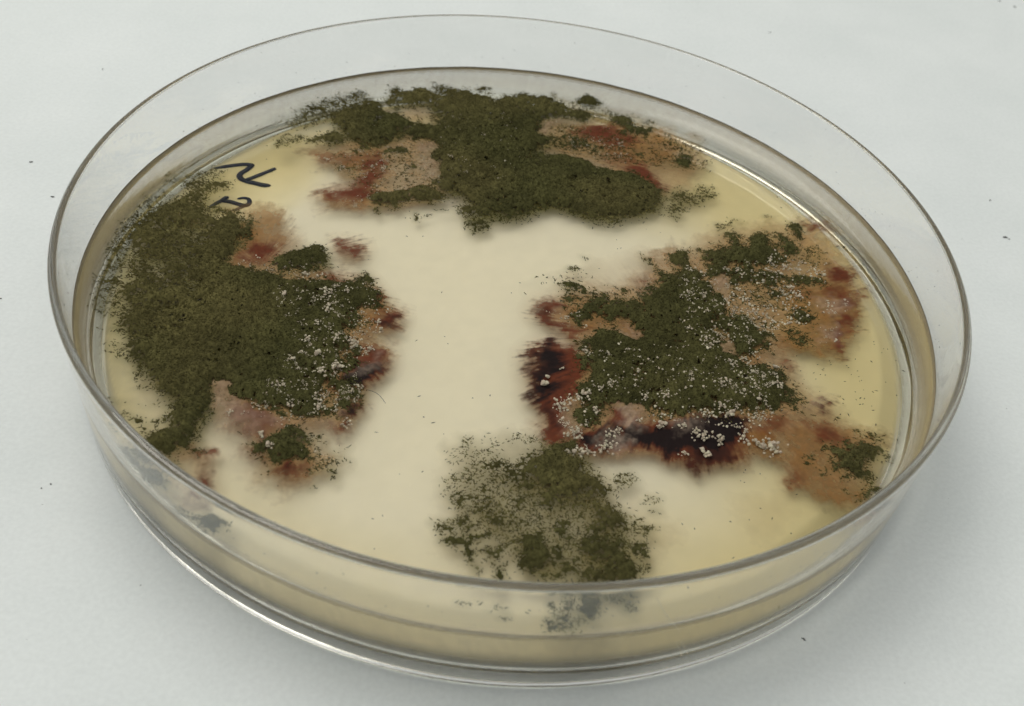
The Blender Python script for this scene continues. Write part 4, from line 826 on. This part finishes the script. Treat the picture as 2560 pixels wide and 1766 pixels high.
def gran_color(n):
    t = rng.rand(n, 1)
    a = np.array((.60, .545, .39)) * (1 - t) + np.array((.50, .40, .30)) * t
    return np.concatenate([a * rng.uniform(.75, 1.1, (n, 1)), np.ones((n, 1))], 1)
for k in range(10):
    V, F = cluster(11 + k % 6, .5 + .06 * (k % 3), .26)
    o = obj('granule', V, F, M_gran, smooth=False)
    colattr(o, np.repeat(gran_color(len(V) // 12), 12, 0))
    GRAN_MESH.append(o.data)
    bpy.data.objects.remove(o)
for k in range(4):   # smooth round droplets-like grains
    V, F = cluster(5 + k % 3, .42, .45)
    o = obj('granule', V, F, M_gran, smooth=False)
    colattr(o, np.repeat(gran_color(len(V) // 12), 12, 0))
    GRAN_MESH.append(o.data)
    bpy.data.objects.remove(o)

CL = .36 * fbm(41, 1.3, 2) + .36 * fbm(43, .45, 2) + .28 * fbm(45, .22, 1)
CLS = np.clip((CL - .5) * 2.2 + .5, 0, 1)
CL_OLD = .55 * fbm(41, 1.0, 2) + .45 * fbm(43, .35, 1)     # clumping of sparse spores
N1 = fbm(51, 3.0, 3); N2 = fbm(53, .5, 2); N3 = fbm(57, .22, 1); N4 = fbm(59, 9.0, 2)
GRAIN = np.random.RandomState(5).rand(GN, GN)
HEIGHT = {}
def solid_of(g):
    return np.clip((g - (.29 + .72 * CLS)) * 7 + .35, 0, 1)
# direction of the fibres: outward from each colony's centre
LABEL = dict(
    l='big olive green mould colony by the pen writing, red and cream dotted inner edge',
    r='mould colony with the black maroon band and most cream granules, right of centre',
    b='broad dark green mould colony at the far side with rusty flanks',
    f='fan of thin green spore flecks spreading to the near rim')
# tan film added to lighten the dark ring at the gel's edge and side
er = np.concatenate([np.linspace(40.5, 42.80, 18), [rin(z) + .02 for z in (7.85, 7.5, 7.0, 6.2, 5.2, 4.2, 3.2)]])
et = np.arange(720) * 2 * np.pi / 720
ER, ET = np.meshgrid(er, et, indexing='ij')
EZ = top_z(ER, ET) + .015
ea = np.clip((ER - 40.6) / 1.3, 0, 1) * .3
for i_, z in enumerate((7.85, 7.5, 7.0, 6.2, 5.2, 4.2, 3.2)):
    EZ[18 + i_] = z
    ea[18 + i_] = (.8, .7, .3, .3, .3, .3, .3)[i_]
ea = ea * (.85 + .2 * wave(ET * 2 + 1) ** 2) * (.85 + .3 * np.random.RandomState(8).rand(*ER.shape))
V = np.stack([ER * np.cos(ET), ER * np.sin(ET), EZ], -1).reshape(-1, 3)
ei = np.arange(ER.size).reshape(ER.shape); e2 = np.roll(ei, -1, 1)
F = np.stack([ei[:-1], ei[1:], e2[1:], e2[:-1]], -1).reshape(-1, 4)
o = obj('edge_fill', V, F, M_edge, agar)
colattr(o, np.concatenate([np.tile((.66, .54, .33), (ER.size, 1)), np.clip(ea, 0, .95).reshape(-1, 1)], 1))
# pale cloud in the gel, made dense and raised to brighten it and lighten shadows: cream in the middle, amber towards the edge
bn = 220
bx = np.linspace(-42.6, 42.6, bn)
BX, BY = np.meshgrid(bx, bx); BR = np.hypot(BX, BY)
mid = np.clip((1.12 - np.hypot((BX + 5) / 36.0, (BY + 5) / 40.0) + .12 * (sample(fbm(91, 9, 3), BX, BY) - .5)) / .5, 0, 1)
mid = mid * mid * (3 - 2 * mid)
ba = (.8 + (.95 - .8) * mid) * (.97 + .06 * sample(fbm(93, 1.2, 3), BX, BY)) * np.clip((41.3 - BR) / 1.2, 0, 1)
bc = np.array((.97, .82, .43)) * (1 - mid[..., None]) + np.array((.98, .905, .72)) * mid[..., None]
ok = BR < 41.3
low = np.exp(-(((BX + 33) / 8.5) ** 2 + ((BY - 16.5) / 9.5) ** 2) ** 3)     # it lies on the floor of the dish under the writing
BZ = 2.13 + 2.5 * (1 - low) * np.clip((41.3 - BR) / 3.0, 0, 1)
cell = ok[:-1, :-1] & ok[:-1, 1:] & ok[1:, 1:] & ok[1:, :-1]
bi = np.arange(bn * bn).reshape(bn, bn)
F = np.stack([bi[:-1, :-1][cell], bi[:-1, 1:][cell], bi[1:, 1:][cell], bi[1:, :-1][cell]], -1)
used = np.unique(F); rm = np.zeros(bn * bn, np.int32); rm[used] = np.arange(len(used))
o = obj('brightening_cloud', np.stack([BX, BY, BZ], -1).reshape(-1, 3)[used], rm[F], M_felt, agar)
colattr(o, np.dstack([bc, np.clip(ba, 0, 1)]).reshape(-1, 4)[used])
o['kind'] = 'stuff'
def build_colony(key):
    L = FIELDS[key]
    cx, cy_ = CENTRE[key]
    root = empty('mould_colony', (cx, cy_, ZT))
    root['label'] = LABEL[key]; root['category'] = 'mould colony'; root['group'] = 'mould colonies on the agar'
    off = np.array((cx, cy_, ZT))
    def child(o): o.location = Vector(-off) * S; return o
    # felt of coloured mycelium
    fb = .6 * fibre(81, CENTRE[key]) + .4 * fibre(83, CENTRE[key], .16, 1.4)
    rgb, al = felt(L, fb, .85 if key == 'f' else .9)
    al = al * np.clip((41.9 - GR) / 1.2, 0, 1)
    fz = TOP + .03 + .10 * al * (.4 + N2) + (.35 * L['L'] * N2 if 'L' in L else 0)
    o = sheet('mycelium', (al > .02) & INSIDE, fz, np.dstack([rgb, np.clip(al, 0, 1)]), M_felt, root); child(o)
    # green mat
    g = L['G']
    sol = solid_of(g - (.04 * (g < .97) if key == 'f' else 0)) * np.where(GR < 41.5 + .8 * (CLS - .5), 1, 0)
    edge = np.clip(blur(sol, 3), 0, 1)
    thick = np.clip(blur(sol, 9), 0, 1)
    hz = edge * (.10 + thick ** 2 * (.30 + .75 * N1) + .26 * (N2 - .4) + .20 * (N3 - .5) + .34 * (fb - .5))
    hz = np.maximum(hz, -.05) + .02
    HEIGHT[key] = np.where(sol > .3, hz, .04)
    sp = (.55 + .6 * N2 + .6 * (N1 - .5))[..., None]
    warm = np.clip((N4 - .35) * 2.2 + WARM[key](GXX, GYY), 0, 1)[..., None]
    gc = (np.array((.074, .070, .024)) * (1 - warm) + np.array((.108, .094, .034)) * warm) * sp * (.75 + .5 * GRAIN[..., None])
    o = sheet('spore_mat', (sol > .35), TOP + .05 + hz, np.dstack([gc, np.ones((GN, GN))]), M_mat, root); child(o)
    # slender tufts of spores over and around the mat
    n = 420000
    x = rng.uniform(-43, 43, n); y = rng.uniform(-43, 43, n)
    gg = sample(g, x, y); ss = sample(sol, x, y); cl = sample(CL, x, y)
    cl = sample(CLS, x, y)
    clump = np.clip((gg * 1.5 - cl) * 2.5 + .35, .04, 1)
    near = sample(np.clip(blur(blur(sol, 7), 5), 0, 1), x, y)
    pr = np.where(ss > .5, .75, np.maximum(np.clip(gg, 0, 1) ** .8 * .85 * clump, near * .7 * (cl < .6)))
    pr = pr * np.clip((41.9 - np.hypot(x, y)) / 1.1, .0, 1)
    keep = (rng.rand(n) < pr) & (np.hypot(x, y) < 42.3) & ((gg > .05) | (near > .1))
    x, y, ss = x[keep], y[keep], ss[keep]
    n = len(x)
    big = np.where(ss > .5, .36, .85)
    ln = rng.gamma(4, .038, n) * big + .035; wd = rng.uniform(.028, .062, n) * np.where(ss > .5, .85, 1); hg = rng.uniform(.03, .09, n)
    out = np.arctan2(y - cy_, x - cx)
    ang = out + rng.normal(0, .9, n)
    tilt = np.where(ss > .5, rng.normal(.35, .35, n), rng.normal(.1, .25, n))
    z = sample(TOP + HEIGHT[key], x, y) + .07
    wv = sample(warm[..., 0], x, y)[:, None]
    rgbt = (np.array((.074, .070, .024)) * (1 - wv) + np.array((.108, .094, .034)) * wv) * np.where(ss > .5, rng.uniform(.45, 1.55, n), rng.uniform(.35, 1.5, n) * (1.3 if key == 'f' else 1))[:, None]
    o = flecks('spore_tufts', x, y, z, ln, wd, hg, ang, tilt, rgbt, M_tuft, root); child(o); o['kind'] = 'stuff'
    # cream granules
    if 'W' in L:
        w = L['W']
        cand = []
        n = 120000
        x = rng.uniform(-43, 43, n); y = rng.uniform(-43, 43, n)
        gw = sample(w, x, y); cw = sample(fbm(61, .8, 2), x, y)
        keep = (rng.rand(n) < gw * np.clip((cw - .40) * 4, .03, 1) * .9) & (np.hypot(x, y) < 41.5)
        x, y, gw = x[keep], y[keep], gw[keep]
        r = np.clip(rng.gamma(1.7, .034, len(x)) + .035, .04, .24) * (.65 + .8 * gw ** 2)
        big = [(q[0], q[1], q[2]) for q in BIGGRAN if q[3] == key]
        order = np.argsort(-r)
        nb = 280 - len(big)
        for bx_, by_, br in big + [(x[i], y[i], r[i]) for i in order[:nb]]:
            o = bpy.data.objects.new('granule', GRAN_MESH[rng.randint(len(GRAN_MESH))])
            zz = float(sample(TOP + np.maximum(HEIGHT[key], .08), np.array([bx_]), np.array([by_]))[0]) + br * .5
            o.location = (Vector((bx_, by_, zz)) - Vector(off)) * S
            o.rotation_euler = (rng.uniform(-.4, .4), rng.uniform(-.4, .4), rng.uniform(0, 6.28))
            k = br * rng.uniform(.9, 1.1)
            o.scale = (k * rng.uniform(.8, 1.25), k, k * rng.uniform(.7, 1.0))
            o.parent = root
            COL.objects.link(o)
        i = order[nb:]
        if len(i):
            n = len(i); rr = r[i]
            z = sample(TOP + np.maximum(HEIGHT[key], .08), x[i], y[i]) + .05
            V = ICV[None] * rr[:, None, None] * rng.uniform(.55, 1.45, (n, 12, 1)) * np.array((1, 1, .75)) + np.stack([x[i], y[i], z], -1)[:, None]
            F = (ICF[None] + 12 * np.arange(n)[:, None, None]).reshape(-1, 3)
            o = obj('fine_granules', V.reshape(-1, 3), F, M_gran, root, smooth=False)
            colattr(o, np.repeat(gran_color(n), 12, 0)); child(o); o['kind'] = 'stuff'
    return root
WARM = dict(l=lambda x, y: np.clip((-x - 24) / 8, -.4, .8) + np.clip((y - 2) / 14, -.3, .4), r=lambda x, y: 0 * x - .25,
            b=lambda x, y: np.clip((-x - 4) / 8, -.4, .5) + np.clip((24 - y) / 5, 0, .5), f=lambda x, y: 0 * x + .15)
for key in 'lrbf':
    build_colony(key)

# ------------------------------------------------------------------ loose spores on the agar
n = 260
x, y = [], []
while len(x) < n:
    qx, qy = rng.uniform(-41, 41, 2)
    d = .05 + 1.6 * math.exp(-((qx - 32.5) ** 2 + (qy + 5.5) ** 2) / 30) + .5 * math.exp(-((qx - 24) ** 2 + (qy + 22) ** 2) / 40)
    if math.hypot(qx, qy) < 41 and rng.rand() < d: x.append(qx); y.append(qy)
x, y = np.array(x), np.array(y)
o = flecks('loose_spores', x, y, top_z(np.hypot(x, y), np.arctan2(y, x)) + .05, rng.gamma(3, .03, n) + .03, rng.uniform(.03, .08, n), rng.uniform(.03, .06, n), rng.uniform(0, 6.28, n), rng.normal(0, .2, n), np.full((n, 3), .02) * rng.uniform(.5, 1.6, (n, 1)), M_tuft, None)
tag(o, 'tiny dark loose spores scattered over the bare agar', 'spores', kind='stuff')

# ------------------------------------------------------------------ flecks of spores fallen on the paper
for fx, fy, ln, wd, ang, label in FALLEN:
    V, F = cluster(3, .35, .5)
    V = V * np.array((ln, wd, .14))
    ca, sa = math.cos(ang), math.sin(ang)
    V = np.stack([V[:, 0] * ca - V[:, 1] * sa, V[:, 0] * sa + V[:, 1] * ca, V[:, 2]], -1)
    V[:, 2] -= V[:, 2].min()
    o = obj('fallen_fleck', V, F, M_speck, None, smooth=False, loc=(fx, fy, float(table_z(fx, fy)) - .02))
    tag(o, label, 'speck', 'dark flecks fallen on the paper')
n = 90
a = rng.uniform(0, 6.28, n); rr = rng.uniform(46, 85, n)
o = flecks('paper_dust', rr * np.cos(a), rr * np.sin(a), table_z(rr * np.cos(a), rr * np.sin(a)) + .02, rng.uniform(.03, .10, n), rng.uniform(.02, .05, n), rng.uniform(.02, .03, n), rng.uniform(0, 6.28, n), 0 * a, np.full((n, 3), .25) * rng.uniform(.4, 1.6, (n, 1)), M_tuft, None)
tag(o, 'fine grey dust sprinkled on the white paper', 'dust', kind='stuff')

# spores caught on the inside of the bare wall
n = 150
th = rng.uniform(0, 2 * np.pi, n); zz = 8.1 + rng.gamma(1.3, 1.3, n); zz = np.clip(zz, 8.1, 13.8)
rw = rin(zz) - .03
o = flecks('wall_spores', rw * np.cos(th), rw * np.sin(th), zz, rng.gamma(3, .022, n) + .02, rng.uniform(.02, .05, n), rng.uniform(.02, .05, n), th + np.pi / 2 + rng.normal(0, .5, n), rng.normal(0, .6, n), np.full((n, 3), .03) * rng.uniform(.5, 3, (n, 1)), M_tuft, None)
tag(o, 'tiny dark spores stuck to the inside of the clear dish wall', 'spores', kind='stuff')

# a hair and two fine moulding scratches
def wire(name, P, r, material, parent=None):
    P = np.array(P, float); V = []; F = []
    for k, p in enumerate(P):
        d = P[min(k + 1, len(P) - 1)] - P[max(k - 1, 0)]; d /= np.linalg.norm(d)
        u = np.cross(d, (0, 0, 1)); u /= np.linalg.norm(u) + 1e-9; w = np.cross(u, d)
        for j in range(5):
            a_ = j * 2 * np.pi / 5
            V.append(p + r * (u * math.cos(a_) + w * math.sin(a_)))
        if k:
            for j in range(5):
                F.append((5 * k - 5 + j, 5 * k - 5 + (j + 1) % 5, 5 * k + (j + 1) % 5, 5 * k + j))
    return obj(name, V, F, material, parent)
s_ = np.linspace(0, 1, 16)
hx = HAIR[0][0] + (HAIR[1][0] - HAIR[0][0]) * s_ + .25 * np.sin(s_ * 3.1); hy = HAIR[0][1] + (HAIR[1][1] - HAIR[0][1]) * s_ + .12 * np.sin(s_ * 5)
o = wire('hair', np.stack([hx, hy, ZT + .04 + .12 * np.sin(s_ * 3.1)], -1), .022, M_speck)
tag(o, 'thin dark hair on bare agar beside the inner edge of the left colony', 'hair')
M_scr, nt, bs, out_ = mat('scratch')
bs.inputs['Base Color'].default_value = (.62, .58, .46, 1); bs.inputs['Roughness'].default_value = .4
nn = noise(nt, 1500, 2); nt.links.new(nn.outputs['Fac'], bs.inputs['Roughness'])
for pts in SCRATCH:
    wire('scratch', pts, .018, M_scr, dish)
